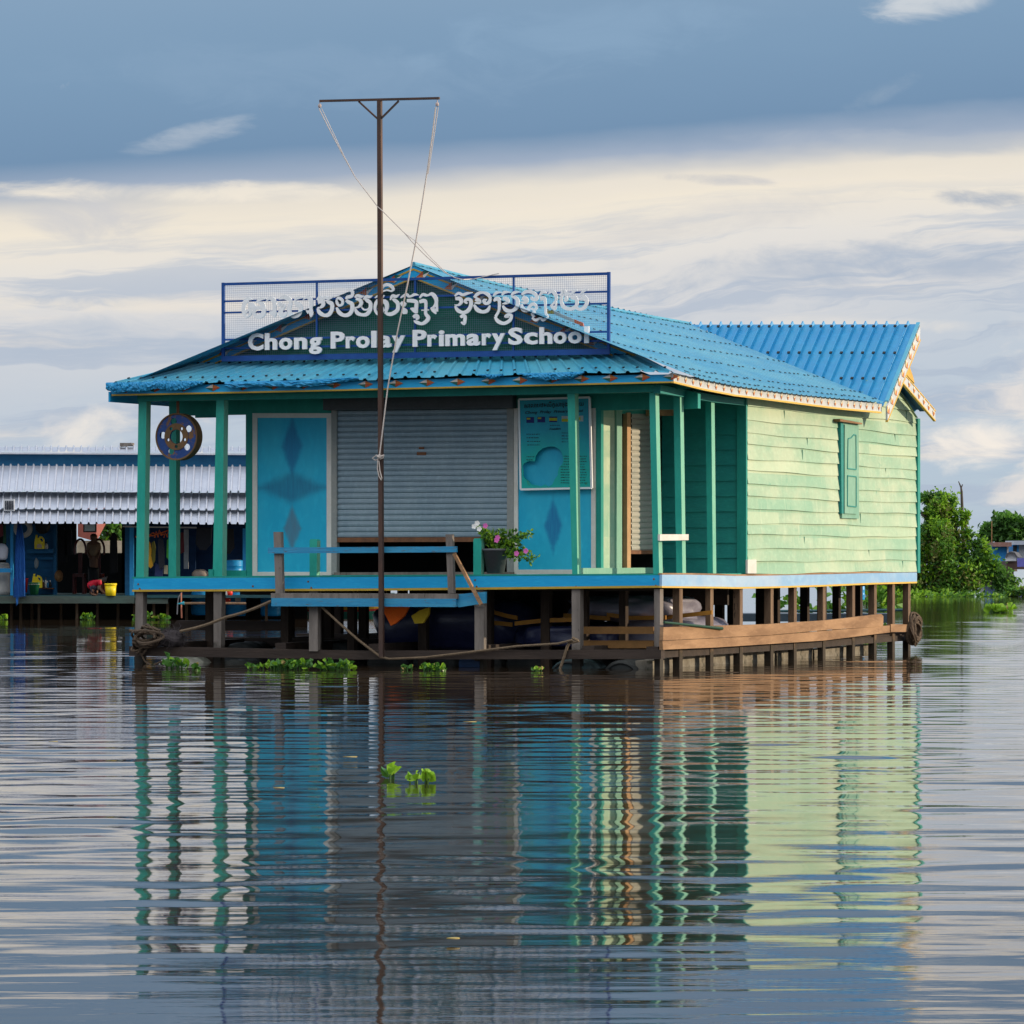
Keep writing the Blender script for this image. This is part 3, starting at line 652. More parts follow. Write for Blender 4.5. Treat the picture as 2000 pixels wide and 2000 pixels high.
bd = base_dir / np.linalg.norm(base_dir)
mb = MB(); mb.prism([PR + v3(.0, 0, .03), PR + v3(.055, 0, .03), VB + v3(.055, 0, .03), VB + v3(0, 0, .03)], v3(0, 0, -.02)); part(mb, 'edge_flashing', M['roof'], cr)
# rear slope of the cross roof
AP = S(1757, 716, .28); BF = S(1827, 803, .28)
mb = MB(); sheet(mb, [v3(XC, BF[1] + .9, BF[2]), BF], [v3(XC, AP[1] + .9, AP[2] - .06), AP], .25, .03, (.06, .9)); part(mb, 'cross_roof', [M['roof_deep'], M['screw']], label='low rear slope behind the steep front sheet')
# barge boards of the cross roof with painted motifs
def motif_board(mb, a, b, hgt, out, n, kind, down=None):
    """painted lozenges along a board whose lower edge runs a->b; out: outward unit"""
    a, b, out = np.array(a), np.array(b), np.array(out, float); d = b - a; L = np.linalg.norm(d); d /= L
    upv = np.array((0, 0, 1.)) if down is None else np.array(down, float); upv = upv - d * np.dot(upv, d); upv /= np.linalg.norm(upv)
    for k in range(n):
        c = a + d * L * (k + .5) / n + upv * hgt * .52 + out * .004
        w = L / n * .5 if kind == 'arrow' else min(L / n * .30, hgt * .36); hh = hgt * (.40 if kind == 'arrow' else .40)
        l, r, t, bo = c - d * w, c + d * w, c + upv * hh, c - upv * hh
        if kind == 'arrow': tris = [((l, c, t), 1), ((t, c, r), 2), ((r, c, bo), 3), ((bo, c, l), 4)]
        else: tris = [((l, c, t), 1), ((t, c, r), 2), ((r, c, bo), 3), ((bo, c, l), 5)]
        for tri, mi in tris: mb.prism(tri, out * .004, mi)
MOT = [M['blue_board'], M['white'], M['orange'], M['red'], M['deepgreen'], plain('salmon_paint', (.55, .22, .10))]
MOT2 = [plain('pale_grey_board', (.52, .55, .57)), M['white'], plain('cream_yellow', (.70, .50, .18)), plain('salmon_paint', (.55, .22, .10)), plain('warm_white', (.72, .62, .48)), M['orange']]
def barge(name, top_a, top_b, h, t_in, out, mats, n, kind, yel, parent, edge='both'):
    mb = MB(); dn = v3(0, 0, -h); mb.prism([top_a, top_b, top_b + dn, top_a + dn], np.array(out) * -t_in)
    motif_board(mb, top_a + dn, top_b + dn, h, out, n, kind)
    p = part(mb, name, mats, parent)
    mb = MB(); o = np.array(out)
    mb.prism([top_a + dn + o * .006, top_b + dn + o * .006, top_b + dn * 1.14 + o * .006, top_a + dn * 1.14 + o * .006], -o * (t_in + .01))
    if edge == 'both': mb.prism([top_a + dn * .02 + o * .008, top_b + dn * .02 + o * .008, top_b + dn * .14 + o * .008, top_a + dn * .14 + o * .008], -o * .012)
    part(mb, 'trim_strip', yel, school if parent is None else p) if False else part(mb, 'trim_strip', yel, p)
    return p
PRb = PR + v3(.06, 0, -.02); VBb = VB + v3(.06, 0, -.02)
barge('barge_board', PRb, VBb + (VBb - PRb) * .03, .21, .03, (1, 0, 0), MOT2, 9, 'loz', M['gold'], None, 'low')
APb = S(1760, 722, .33); BFb = S(1827, 801, .33)
barge('barge_board', APb, BFb, .155, .03, (1, 0, 0), MOT2, 7, 'loz', M['gold'], None)
mb = MB()
Z6 = lambda X, Y: (1580 + X / 6.44, 600 + Y / 6.44)
mb.prism(*spr([Z6(*p) for p in ((1190, 760), (1215, 750), (1262, 738), (1308, 560), (1326, 440), (1230, 640))], .30, .03))
mb.prism(*spr([Z6(*p) for p in ((1190, 765), (1185, 800), (1330, 960), (1308, 862), (1264, 741))], .30, .03)); part(mb, 'gable_filler', plain('ochre_filler', (.62, .36, .06)))

# side eave board
et = [(1314, 727.5), (1375, 742.5), (1436, 754), (1493, 762), (1570, 772), (1637, 780), (1722, 789)]
eb = [(1316, 744.5), (1375, 759), (1436, 770.5), (1493, 777.5), (1570, 787.5), (1637, 796), (1722, 804)]
mb = MB()
for i in range(6): mb.prism(*spr([eb[i], eb[i + 1], et[i + 1], et[i]], .26, .025))
for i in range(6):
    a, b = S(*eb[i], .26), S(*eb[i + 1], .26); hgt = (S(*et[i], .26) - S(*eb[i], .26))[2]
    motif_board(mb, a, b, hgt, (1, 0, 0), max(3, int(round(np.linalg.norm(b - a) / .285))), 'loz')
ef = part(mb, 'eave_board', MOT2, label='sunlit pale side eave board with painted diamonds')
mb = MB()
for i in range(6): mb.prism(*spr([(eb[i][0], eb[i][1] + 3.4), (eb[i + 1][0], eb[i + 1][1] + 3.4), eb[i + 1], eb[i]], .27, .035))
part(mb, 'trim_strip', M['gold'], ef)
# front eave board
ft = [(218, 754), (480, 750), (700, 744.5), (960, 737), (1314, 731)]; fb = [(218, 770), (480, 764.5), (700, 759.5), (960, 753), (1314, 744.5)]
mb = MB()
for i in range(4): mb.prism(*fpr([fb[i], fb[i + 1], ft[i + 1], ft[i]], -.26, .025))
A_, B_ = F(*fb[0], -.26), F(*fb[-1], -.26)
for u in [246, 302, 358, 416, 474, 533, 592, 652, 714, 773, 834, 894, 955, 1016, 1078, 1136, 1192, 1255, 1311]:
    k = np.interp(u, [p[0] for p in fb], [p[1] for p in fb]); c = F(u, k, -.26)
    motif_board(mb, c - (.11, 0, 0), c + (.11, 0, 0), .115, (0, -1, 0), 1, 'arrow')
ff = part(mb, 'eave_board', MOT, label='blue front eave board with painted arrowheads')
mb = MB()
for i in range(4): mb.prism(*fpr([(fb[i][0], fb[i][1] + 3.2), (fb[i + 1][0], fb[i + 1][1] + 3.2), fb[i + 1], fb[i]], -.27, .035))
part(mb, 'trim_strip', M['yellow'], ff)
mb = MB(); mb.box(W - .26, W - .23, -.26, 10, 3.60, 3.74); part(mb, 'eave_board', M['blue_board'])
# front skirt roof with its crumpled edge
se = [F(u, v, -.33) for u, v in ((209, 750), (480, 745), (700, 742), (960, 733), (1240, 728), (1318, 727))]
sr = [F(u, v, .38) for u, v in ((388, 706), (700, 701), (960, 695), (1238, 688))]
mb = MB(); sheet(mb, se, sr, .198, .028, (.14, .80), wav=.008, cross=3); sk = part(mb, 'skirt_roof', RM)
mb = MB(); mb.prism(*fpr([(380, 710), (1240, 691), (1240, 686.5), (380, 705)], .40, .01)); part(mb, 'edge_flashing', M['roof'], sk)
# left hip of the skirt
mb = MB(); mb.add([F(209, 750, -.33), F(388, 706, .38), v3(W - .33, 6, 3.78), v3(XC - 2.4, 6, 4.3)], [[0, 1, 3, 2]]); part(mb, 'hip_sheet', M['roof'], sk)
def crumple(u0, u1, vt_, vb_, seed, y=-.335):
    r = random.Random(seed); n = 44; m = 5; vs = []
    for i in range(n + 1):
        t = i / n; u = u0 + (u1 - u0) * t; a, b = np.interp(t, *vt_), np.interp(t, *vb_)
        for k in range(m + 1):
            s = k / m; p = F(u, a + (b - a) * s + (r.uniform(-1.2, 1.2) if k else 0), y); p[1] -= (.025 * math.sin(s * 3.1) + r.uniform(-.016, .016)) if 0 < k else 0; vs.append(p)
    fs = [[i * (m + 1) + k, i * (m + 1) + k + 1, (i + 1) * (m + 1) + k + 1, (i + 1) * (m + 1) + k] for i in range(n) for k in range(m)]
    return vs, fs
CRUMP = plain('crumpled_blue_sheet', (.02, .27, .52), (.01, .20, .44), .5, wear=(.30, .30, .30), wear_at=.72, wear_scale=12, bump=.5)
for cp in (
    crumple(208, 310, ([0, 1], [747, 745]), ([0, .15, .5, .8, 1], [762, 766, 766, 762, 758]), 1),
crumple(300, 398, ([0, 1], [743, 744]), ([0, .3, .6, 1], [757, 762, 761, 750]), 2),
crumple(440, 702, ([0, .5, 1], [745, 743, 736]), ([0, .1, .3, .45, .7, 1], [756, 758, 754, 757, 753, 741]), 3),
crumple(935, 985, ([0, 1], [731, 731]), ([0, .5, 1], [733, 741, 734]), 4),
crumple(1014, 1142, ([0, 1], [729, 726]), ([0, .15, .4, .8, 1], [730, 739, 743, 739, 729]), 5)):
    mb = MB(); mb.add(*cp); part(mb, 'crumpled_flashing', CRUMP, sk)
# front gable
mb = MB(); gy = .44
for k in range(6):
    v0, v1 = 706 - 28 * k, 706 - 28 * (k + 1) - 3
    def half(v): return max(0.0, (v - 520) / (702 - 520)) * 418
    a, b = half(v0), max(half(v1), 1)
    cx = lambda v: 808 + (v - 520) * .02
    tilt = lambda u: -(u - 808) * .022
    mb.prism(*fpr([(cx(v0) - a, v0 + tilt(cx(v0) - a)), (cx(v0) + a, v0 + tilt(cx(v0) + a)), (cx(v1) + b, v1 + tilt(cx(v1) + b)), (cx(v1) - b, v1 + tilt(cx(v1) - b))], gy - .012 * (k % 2), .05))
gw = part(mb, 'gable_wall', M['gable'])
def gb(name, pts_top, pts_bot, n):
    mb = MB(); mb.prism(*fpr([pts_bot[0], pts_bot[1], pts_top[1], pts_top[0]], .27, .03))
    a, b = F(*pts_bot[0], .27), F(*pts_bot[1], .27); hgt = abs(F(*pts_top[0], .27)[2] - F(pts_top[0][0], np.interp(pts_top[0][0], [pts_bot[0][0], pts_bot[1][0]], [pts_bot[0][1], pts_bot[1][1]]), .27)[2])
    p0 = [pts_bot[0], pts_bot[1]]
    for k in range(n):
        t = (k + .35) / n; c = F(p0[0][0] + (p0[1][0] - p0[0][0]) * t, p0[0][1] + (p0[1][1] - p0[0][1]) * t - 11.5, .265)
        w, h_ = .105, .055; sl = .0
        l, r, tp, bo = c - (w, 0, .03), c + (w, 0, .045), c + (0, 0, h_), c - (0, 0, h_)
        for tri, mi in (((l, c, tp), 3), ((tp, c, r), 4), ((r, c, bo), 1), ((bo, c, l), 2)): mb.prism(tri, (0, -.004, 0), mi)
    p = part(mb, name, MOT)
    mb = MB()
    off = lambda P, d: [(u, v + d) for u, v in P]
    mb.prism(*fpr([off(pts_bot, 3.4)[0], off(pts_bot, 3.4)[1], pts_bot[1], pts_bot[0]], .262, .045))
    T = off(pts_top, 5); mb.prism(*fpr([off(T, 3.6)[0], off(T, 3.6)[1], T[1], T[0]], .262, .006)); part(mb, 'trim_strip', M['yellow'], p)
gb('barge_board', [(366, 714), (807, 519)], [(420, 708), (807, 541)], 7)
gb('barge_board', [(807, 519), (1246, 690)], [(807, 541), (1196, 692)], 7)

# ------------------------------------------------------------------ stilts and the timbers at the water
def stilt(pts, y, d=.12, m='graywood', side=False):
    mb = MB()
    mb.prism(*(spr(pts, 0.02, d) if side else fpr(pts, y, d))); return part(mb, 'stilt', M[m])
for a, b, c, d in ((265, 279.5, 262, 277), (417, 433, 417, 430), (604, 620, 604, 620), (926.5, 944, 927, 944), (1116.5, 1133, 1117, 1133), (1277.5, 1289, 1278, 1289)):
    stilt([(c, 1345), (d, 1345), (b, 1150), (a, 1150)], .0)
for u0, u1 in ((1321, 1333), (1382, 1393), (1439, 1451), (1499.5, 1511), (1545.5, 1556), (1601.5, 1613), (1659, 1671), (1702, 1713), (1738.5, 1748), (1769, 1779)):
    y = S((u0 + u1) / 2, 1145, .0)[1]; x1 = -.0; w_ = F(u1, 1145, y)[0] - F(u0, 1145, y)[0]
    mb = MB(); mb.box(-w_ + random.uniform(-.01, .01), 0.0, y, y + .12, -.5, 1.06); part(mb, 'stilt', M['brownwood'])
xs_in = [-7.2, -6.05, -5.5, -5.05, -4.0, -3.0, -2.2, -1.45, -.85]
for j, y in enumerate((YW, 2.2, 3.6, 5.0, 6.6, 8.2, 9.6, 10.7)):
    for i, x in enumerate(xs_in):
        if (i * 3 + j * 5) % 4 == 1 and j > 0: continue
        w_ = random.uniform(.09, .13); xx = x + random.uniform(-.12, .12)
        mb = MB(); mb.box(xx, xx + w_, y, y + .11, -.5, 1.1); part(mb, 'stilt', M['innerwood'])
mb = MB()
for y in (.25, 2.3, 4.4, 6.6, 8.8, 10.6): mb.box(W + .1, -.12, y, y + .07, 1.02, 1.13)
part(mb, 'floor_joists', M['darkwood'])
mb = MB(); mb.box(-5.0, -1.2, 3.0, 3.06, .62, 1.08); mb.box(-1.4, -.3, 3.3, 3.36, .80, 1.08); mb.box(W + .3, -5.2, 2.6, 2.7, .92, 1.06)  # added dark boards, hiding the sky that showed through under the deck
part(mb, 'dark_backing_boards', M['darkwood'])
mb = MB(); mb.prism(*fpr([(252, 1281), (700, 1288), (1291, 1287), (1291, 1269), (700, 1271), (252, 1262)], -.20, .14)); part(mb, 'base_beam', M['darkwood'])
mb = MB(); mb.prism(*fpr([(330, 1231), (560, 1232), (560, 1213), (345, 1212)], 1.0, .16)); part(mb, 'base_beam', M['darkwood'])
mb = MB()
for x in (-7.3, -5.6, -4.2, -2.6, -1.1, -.2): mb.box(x, x + .16, -.05, YB1 - .2, .16, .30)
for y in (2.2, 5.0, 8.2): mb.box(W + .1, -.15, y - .16, y - .02, .20, .32)
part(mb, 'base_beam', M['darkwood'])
mb = MB(); mb.prism(*spr([(1295, 1251), (1500, 1240.5), (1620, 1230), (1725, 1223), (1725.5, 1203), (1721, 1199), (1620, 1211), (1500, 1219), (1296, 1225)], .09, .05)); part(mb, 'fender_plank', M['plank'])
mb = MB(); mb.prism(*spr([(1295, 1269), (1400, 1264.5), (1500, 1258), (1610, 1251), (1690, 1241), (1740, 1235), (1740, 1221.5), (1500, 1241.3), (1294, 1252)], .085, .05)); part(mb, 'fender_plank', M['plank'])
mb = MB(); mb.prism(*spr([(1740, 1234.5), (1783, 1234), (1783, 1219.5), (1740, 1219)], .10, .05)); part(mb, 'fender_plank', M['plank'])
mb = MB(); mb.prism(*spr([(1292, 1285), (1560, 1268), (1780, 1250), (1780, 1240), (1560, 1254), (1292, 1270)], -.01, .1)); part(mb, 'base_beam', M['darkwood'])
mb = MB()
for k, (v0, v1) in enumerate(((1224, 1238), (1251, 1266))): mb.prism(*fpr(rect(1138, v0, 1276, v1), .35 + .1 * k, .03))
part(mb, 'crate_rails', plain('amber_plank', (.20, .10, .03), (.14, .07, .02), .8))

# ================================================================== things on and around the schoolhouse
# ---- name board: steel frame, wire mesh, letters
SY = .10
sg = thing('signboard', 'blue steel frame with wire mesh and white school name letters on the porch roof', 'sign', F(810, 700, SY))
TL, TR, BR, BLc = (432.7, 552), (1190.5, 531), (1190, 692), (432.7, 706)
def lerp(a, b, t): return (a[0] + (b[0] - a[0]) * t, a[1] + (b[1] - a[1]) * t)
def sq(s, t): return lerp(lerp(TL, TR, s), lerp(BLc, BR, s), t)      # s across, t down
def bar(mb, a, b, w, d=.03, y=SY): 
    p, q = F(*a, y), F(*b, y); dd = (q - p) / np.linalg.norm(q - p); n_ = np.cross(dd, (0, 1, 0)) * w / 2
    mb.prism([p - n_, q - n_, q + n_, p + n_], (0, d, 0))
mb = MB()
bar(mb, sq(0, .02), sq(1, .02), .036); bar(mb, sq(0, .965), sq(1, .965), .075, .03); bar(mb, sq(.003, 0), sq(.003, 1), .04, .034, SY - .002); bar(mb, sq(.997, 0), sq(.997, 1), .04, .034, SY - .002)
for s in (.245, .4985, .752): bar(mb, sq(s, .02), sq(s, .96), .024, .026, SY + .003)
for t in (.238, .382, .725, .835): bar(mb, sq(0, t), sq(1, t), .026, .022, SY + .006)
tag(mb.build('frame', M['signblue'], sg))
mb = MB()
nv, nh = 190, 37
for i in range(1, nv): bar(mb, sq(i / nv, .03), sq(i / nv, .95), .0022, .002, SY + .030)
for j in range(1, nh): bar(mb, sq(.004, j / nh), sq(.996, j / nh), .0022, .002, SY + .0335)
mb.build('wire_mesh', M['wire'], sg)
def put_text(mb, txt, u0, u1, vb0, vb1, cap, y, shear=0, offset=.02, depth=.03, mi=0, wide_fit=True):
    vs, fs = text_shape(txt, shear, offset, .5, 3, 1.0 if cap < 20 else 1.07); A = np.array(vs); x0, x1 = A[:, 0].min(), A[:, 0].max()
    hh = np.array(text_shape('l', 0, offset, .5, 2)[0])[:, 1]; caph = hh.max() - hh.min()
    out = []
    for x, yy, zz in A:
        t = (x - x0) / (x1 - x0); p = F(u0 + (u1 - u0) * t, vb0 + (vb1 - vb0) * t - (yy + offset) / caph * cap, y); p[1] += -zz * depth; out.append(p)
    mb.add(out, fs, mi)
mb = MB(); LY = SY - .03
for w, a, b in (('C', 485, 514.7), ('h', 518, 541.6), ('o', 545.6, 571.2), ('n', 575, 600), ('g', 604, 629), ('P', 646.6, 673.5), ('r', 676, 694), ('o', 696, 722.4), ('l', 725.8, 735.8), ('a', 741, 764.8), ('y', 766, 791.7),
                ('P', 806.5, 833.4), ('r', 835.4, 853.6), ('i', 857.6, 867.7), ('m', 870.4, 908.4), ('a', 911.7, 937.8), ('r', 941.7, 959.9), ('y', 961.3, 986.7), ('S', 993.2, 1021.4), ('c', 1024, 1050.4), ('h', 1054, 1079.4), ('o', 1081.6, 1107), ('o', 1110, 1136.7), ('l', 1141.7, 1150.7)):
    vb = lambda u: 684.5 + (670 - 684.5) * (u - 484) / (1151 - 484)
    put_text(mb, w, a, b, vb(a), vb(b), 33.0, LY, 0, .036, .03)
mb.build('lettering', M['letter'], sg)
def strokes(mb, S_, u0, v0, k, y, depth=.016):
    q = 0
    for st in S_:
        P = np.array([(u0 + a / k, v0 + b / k) for a, b, c in st]); Wd = np.array([(c * 1.2 + 2) / k for a, b, c in st])
        # smooth the stroke
        n = len(P); tt = np.linspace(0, n - 1, (n - 1) * 4 + 1); 
        def cr(A):
            o = []
            for t in tt:
                i = min(int(t), n - 2); f = t - i; p0, p1, p2, p3 = A[max(i - 1, 0)], A[i], A[i + 1], A[min(i + 2, n - 1)]
                o.append(.5 * ((2 * p1) + (p2 - p0) * f + (2 * p0 - 5 * p1 + 4 * p2 - p3) * f * f + (3 * p1 - p0 - 3 * p2 + p3) * f ** 3))
            return np.array(o)
        P2 = cr(P); W2 = np.maximum(cr(Wd), 1.2); d = np.gradient(P2, axis=0); d /= np.linalg.norm(d, axis=1)[:, None] + 1e-9
        nn = np.stack([-d[:, 1], d[:, 0]], 1); L = P2 + nn * W2[:, None] / 2; R = P2 - nn * W2[:, None] / 2
        yy = y - .0007 * q; q += 1
        fr = [F(*p, yy) for p in L] + [F(*p, yy) for p in R]; bk = [p + (0, depth, 0) for p in fr]; m = len(L)
        fs = []
        for i in range(m - 1): fs += [[i, i + 1, m + i + 1, m + i], [2 * m + i, 3 * m + i, 3 * m + i + 1, 2 * m + i + 1], [i, 2 * m + i, 2 * m + i + 1, i + 1], [m + i, m + i + 1, 3 * m + i + 1, 3 * m + i]]
        fs += [[0, m, 3 * m, 2 * m], [m - 1, 3 * m - 1, 4 * m - 1, 2 * m - 1]]
        mb.add(fr + bk, fs)
KA = [[(255,375,14),(300,330,26),(335,325,40),(388,332,8)],[(330,345,26),(280,395,46),(262,450,46),(262,510,40),(285,560,38),(308,600,10)],[(310,598,8),(352,555,32),(362,500,40),(345,462,40)],[(290,505,34),(320,512,40)],[(330,420,66),(390,425,70),(425,475,52),(410,530,36),(440,572,40),(490,582,52),(545,545,56),(560,480,46),(552,420,46),(520,392,46),(480,376,24)],[(440,380,8),(480,345,28),(520,325,36),(592,320,8)],[(440,455,40),(530,455,44)],
 [(590,362,6),(640,315,32),(690,335,52),(712,390,48),(708,470,38),(712,540,46),(708,592,10)],[(640,512,10),(680,530,46),(710,565,30)],
 [(775,332,8),(820,312,36),(862,300,54),(920,325,54),(965,358,16)],[(785,370,34),(800,418,46),(845,415,36),(852,442,32),(812,482,46),(800,540,54),(832,572,44),(870,540,44),(882,508,14)],[(950,370,36),(932,430,46),(925,500,46),(960,562,46),(1010,582,40),(1070,545,46),(1090,480,44),(1080,410,46),(1030,388,44),(1015,360,30)],[(1000,350,8),(1040,312,34),(1125,308,8)],[(1020,420,40),(1085,425,50)],
 [(1125,340,6),(1180,300,32),(1225,320,52),(1246,380,46),(1240,460,38),(1246,540,50),(1240,590,10)],[(1170,492,10),(1215,520,50)],
 [(1325,340,16),(1370,302,34),(1412,328,36),(1450,300,32),(1500,318,32),(1578,286,6)],[(1340,352,36),(1405,362,40),(1420,408,46),(1385,446,28),(1335,452,8)],[(1338,462,20),(1365,522,46),(1430,562,40),(1500,552,46),(1545,482,44),(1546,402,46),(1500,372,44),(1465,352,16)],
 [(1615,330,20),(1645,312,34),(1695,345,32),(1698,398,28),(1655,422,26),(1620,386,30),(1614,332,18)],[(1612,450,20),(1650,522,46),(1715,562,40),(1790,552,46),(1836,490,44),(1836,402,46),(1790,372,42),(1752,345,32)],[(1750,330,16),(1770,300,38),(1830,285,38),(1846,232,32),(1812,196,36),(1768,195,14)]]
KB = [[(95,305,16),(130,275,32),(190,292,32),(222,278,8)],[(110,322,30),(165,338,40),(188,388,44),(150,440,26),(90,452,8)],[(95,460,20),(130,530,44),(200,556,36),(270,546,44),(316,480,46),(320,390,40),(272,345,44),(240,322,16)],[(220,332,16),(260,290,32),(310,296,32),(350,276,8)],[(190,440,12),(228,482,18),(285,474,18),(312,430,12)],
 [(385,312,8),(440,280,30),(490,302,26),(525,270,6)],[(430,340,36),(395,402,36),(388,482,30),(428,545,30),(488,512,36),(498,460,26),(462,432,30),(432,470,18)],[(470,350,40),(540,372,54),(562,440,46),(540,512,36)],[(530,520,20),(580,546,40),(650,536,46),(716,480,44),(716,390,42),(672,345,40),(638,332,16)],[(610,342,12),(640,282,36),(690,292,36),(742,258,6)],[(480,208,24),(498,150,32),(560,118,36),(622,140,36),(652,186,32),(622,212,20),(560,198,18),(488,222,14)],
 [(760,312,12),(800,280,26),(850,262,32),(875,290,26),(920,282,26),(960,262,32),(1020,268,8)],[(765,372,32),(800,402,64),(828,378,34)],[(798,452,12),(818,500,64),(822,545,44)],[(850,350,36),(930,352,46),(986,372,42),(986,440,44),(986,535,34)],[(900,462,8),(950,482,54),(992,522,36)],
 [(1035,312,16),(1080,262,32),(1130,272,32),(1170,270,12)],[(1032,370,36),(1090,352,46),(1124,372,36),(1124,470,32),(1124,540,36),(1162,602,46),(1120,660,44),(1060,686,36),(990,662,40),(950,640,10)],[(942,592,32),(985,568,46),(1012,600,36),(980,622,20)],[(1060,490,12),(1172,484,12)],[(1150,282,12),(1210,252,40),(1260,302,46),(1278,372,38),(1242,440,26),(1205,462,20),(1240,490,50),(1272,545,10)],[(1282,300,26),(1286,510,26)],
 [(1545,285,16),(1600,242,32),(1660,267,32),(1720,247,32),(1802,232,6)],[(1555,322,36),(1618,322,46),(1640,370,40),(1602,412,26),(1542,412,8)],[(1550,430,20),(1590,492,42),(1660,522,36),(1730,502,46),(1776,430,42),(1776,350,40),(1732,328,36),(1694,360,32),(1728,392,18)],[(1628,592,30),(1660,572,44),(1692,582,40),(1692,640,36),(1680,692,26),(1640,660,22)]]
KC = [[(40,285,26),(90,232,36),(160,215,26),(222,242,36),(256,290,30),(240,350,36),(190,362,32),(170,322,30),(212,310,14)],[(60,302,44),(100,322,44),(108,350,38),(40,358,6)],[(38,378,20),(80,446,44),(150,476,36),(222,456,40),(252,390,14)],
 [(300,262,16),(340,220,28),(402,212,8)],[(305,332,16),(340,302,46),(376,312,36),(380,400,30),(370,470,28),(328,540,28)],[(320,540,22),(360,602,40),(440,632,36),(520,592,36),(542,530,32),(500,514,32),(460,542,26),(508,546,12)],[(415,252,16),(450,212,32),(522,212,8)],[(430,292,36),(478,302,42),(490,350,36),(418,368,8)],[(425,392,20),(470,452,42),(550,462,36),(616,410,42),(626,320,36),(586,280,36),(542,266,16)],[(540,252,12),(580,217,32),(647,208,6)],
 [(680,245,20),(740,205,36),(820,212,36),(882,262,36),(870,312,36),(822,300,36),(810,272,16)],[(690,282,54),(740,312,50),(728,350,36),(668,343,6)],[(675,372,20),(700,442,46),(760,456,36),(790,400,32),(840,370,36),(882,412,26),(850,450,26),(812,428,20)],[(862,472,26),(822,502,26),(852,546,26)],[(820,556,16),(870,587,32),(930,560,20),(970,587,32),(1030,550,16),(1030,520,12)],[(920,262,16),(960,212,32),(1015,222,16)],[(930,302,46),(980,292,40),(996,340,28),(1002,420,26),(1006,500,24),(1030,522,16)],[(1030,242,8),(1090,200,34),(1132,240,40),(1147,310,26),(1100,370,16),(1075,395,20),(1120,425,50),(1125,456,10)],[(1142,300,20),(1142,420,20)],
 [(1208,262,24),(1245,192,32),(1282,222,32),(1352,226,14)],[(1213,272,36),(1215,340,32),(1240,402,42),(1310,437,36),(1380,427,40),(1422,380,36),(1416,300,32),(1388,264,28)],[(1270,272,36),(1282,310,36),(1258,332,24)],[(1340,247,12),(1390,192,30),(1432,183,8)],[(1340,290,26),(1400,292,42)],[(1410,422,26),(1480,442,36),(1546,390,40),(1556,310,34),(1520,270,32),(1485,252,14)],[(1470,242,12),(1520,192,26),(1577,178,6)],[(1450,300,32),(1520,302,36)]]
mb = MB(); strokes(mb, KA, 440, 540, 7.431, LY); strokes(mb, KB, 680, 540, 7.431, LY); strokes(mb, KC, 920, 540, 6.9, LY)
mb.build('lettering', M['letter'], sg)
# streamer of coloured cloth caught on the barge
mb = MB()
P = [F(u, v, .22) for u, v in ((1065, 609), (1082, 610), (1100, 618), (1122, 627), (1140, 634))]
for i in range(4): mb.prism([P[i] + (0, 0, -.025), P[i + 1] + (0, 0, -.025), P[i + 1] + (0, -.02, .022), P[i] + (0, -.02, .022)], (0, .012, 0), (0, 1, 1, 2)[i])
tag(mb.build('cloth_streamer', [M['yellowcloth'], M['white'], M['orangecloth']]), 'faded yellow and orange cloth streamer lying along the roof edge behind the school name', 'streamer')

# ---- flag pole with cross bar
PY = -.42
fp = thing('flagpole', 'tall rusty brown steel flagpole with a cross bar standing before the porch', 'flagpole', F(743, 1283, PY))
mb = MB(); mb.prism([F(739.5, 1283, PY), F(747.5, 1283, PY), F(743.5, 194, PY), F(736, 194, PY)], (0, .055, 0)); mb.build('pole', M['steel'], fp)
mb = MB(); bar(mb, (623.5, 197), (857, 191.5), .030, .04, PY - .003); mb.build('cross_bar', M['steel'], fp)
mb = MB(); bar(mb, (700, 198), (738, 233), .022, .025, PY + .01); mb.build('brace', M['steel'], fp)
mb = MB(); bar(mb, (778, 197), (742, 233), .022, .025, PY + .012); mb.build('brace', M['steel'], fp)
for u, v in ((624.5, 207), (854, 204)):
    mb = MB(); c = F(u, v, PY + .01); mb.lathe(c, [(0, -.03), (.022, -.02), (.026, 0), (.022, .02), (0, .035)], 8); mb.tube([c + (0, 0, .03), c + (0, 0, .08)], .006, 5); mb.build('pulley', plain('pale_pulley', (.45, .36, .34)), fp)
def rope(name, pts, r, m, label, y=PY, n=8, cat='rope', sag=0.0, solo=True):
    mb = MB()
    P = [F(u, v, y if len(q) == 0 else q[0]) for u, v, *q in pts]; path = []
    for a, b in zip(P[:-1], P[1:]):
        for k in range(n): t = k / n; path.append(a + (b - a) * t + v3(0, 0, -sag * math.sin(math.pi * t)))
    path.append(P[-1]); mb.tube(path, r, 6)
    return mb, label, cat
mb, lb, ct = rope('rope', [(623, 212), (647, 260), (668, 300), (693, 345), (737, 403), (747, 412), (790, 455), (810, 478), (832, 500), (868, 532), (890, 543), (905, 546), (925, 545, .08), (960, 537, .08), (975, 534, .08)], .0065, 0, 'twine')
mb2, _, _ = rope('rope', [(628, 212), (652, 262), (671, 303), (695, 348), (738, 404)], .005, 0, ''); mb.add(mb2.v, mb2.f)
mb2, _, _ = rope('rope', [(790, 455), (815, 474), (842, 504), (872, 533)], .005, 0, ''); mb.add(mb2.v, mb2.f)
tag(mb.build('twine', M['rope']), 'pale twine running from the left end of the flagpole bar down to the signboard', 'rope')
mb, _, _ = rope('rope', [(851, 209), (845, 260), (835, 330), (824, 400), (811, 478), (795, 560), (776, 650), (757, 760), (741, 893)], .0095, 0, '')
mb2, _, _ = rope('rope', [(856, 209), (847, 270), (836, 340)], .006, 0, ''); mb.add(mb2.v, mb2.f)
c = F(742, 893, PY - .03)
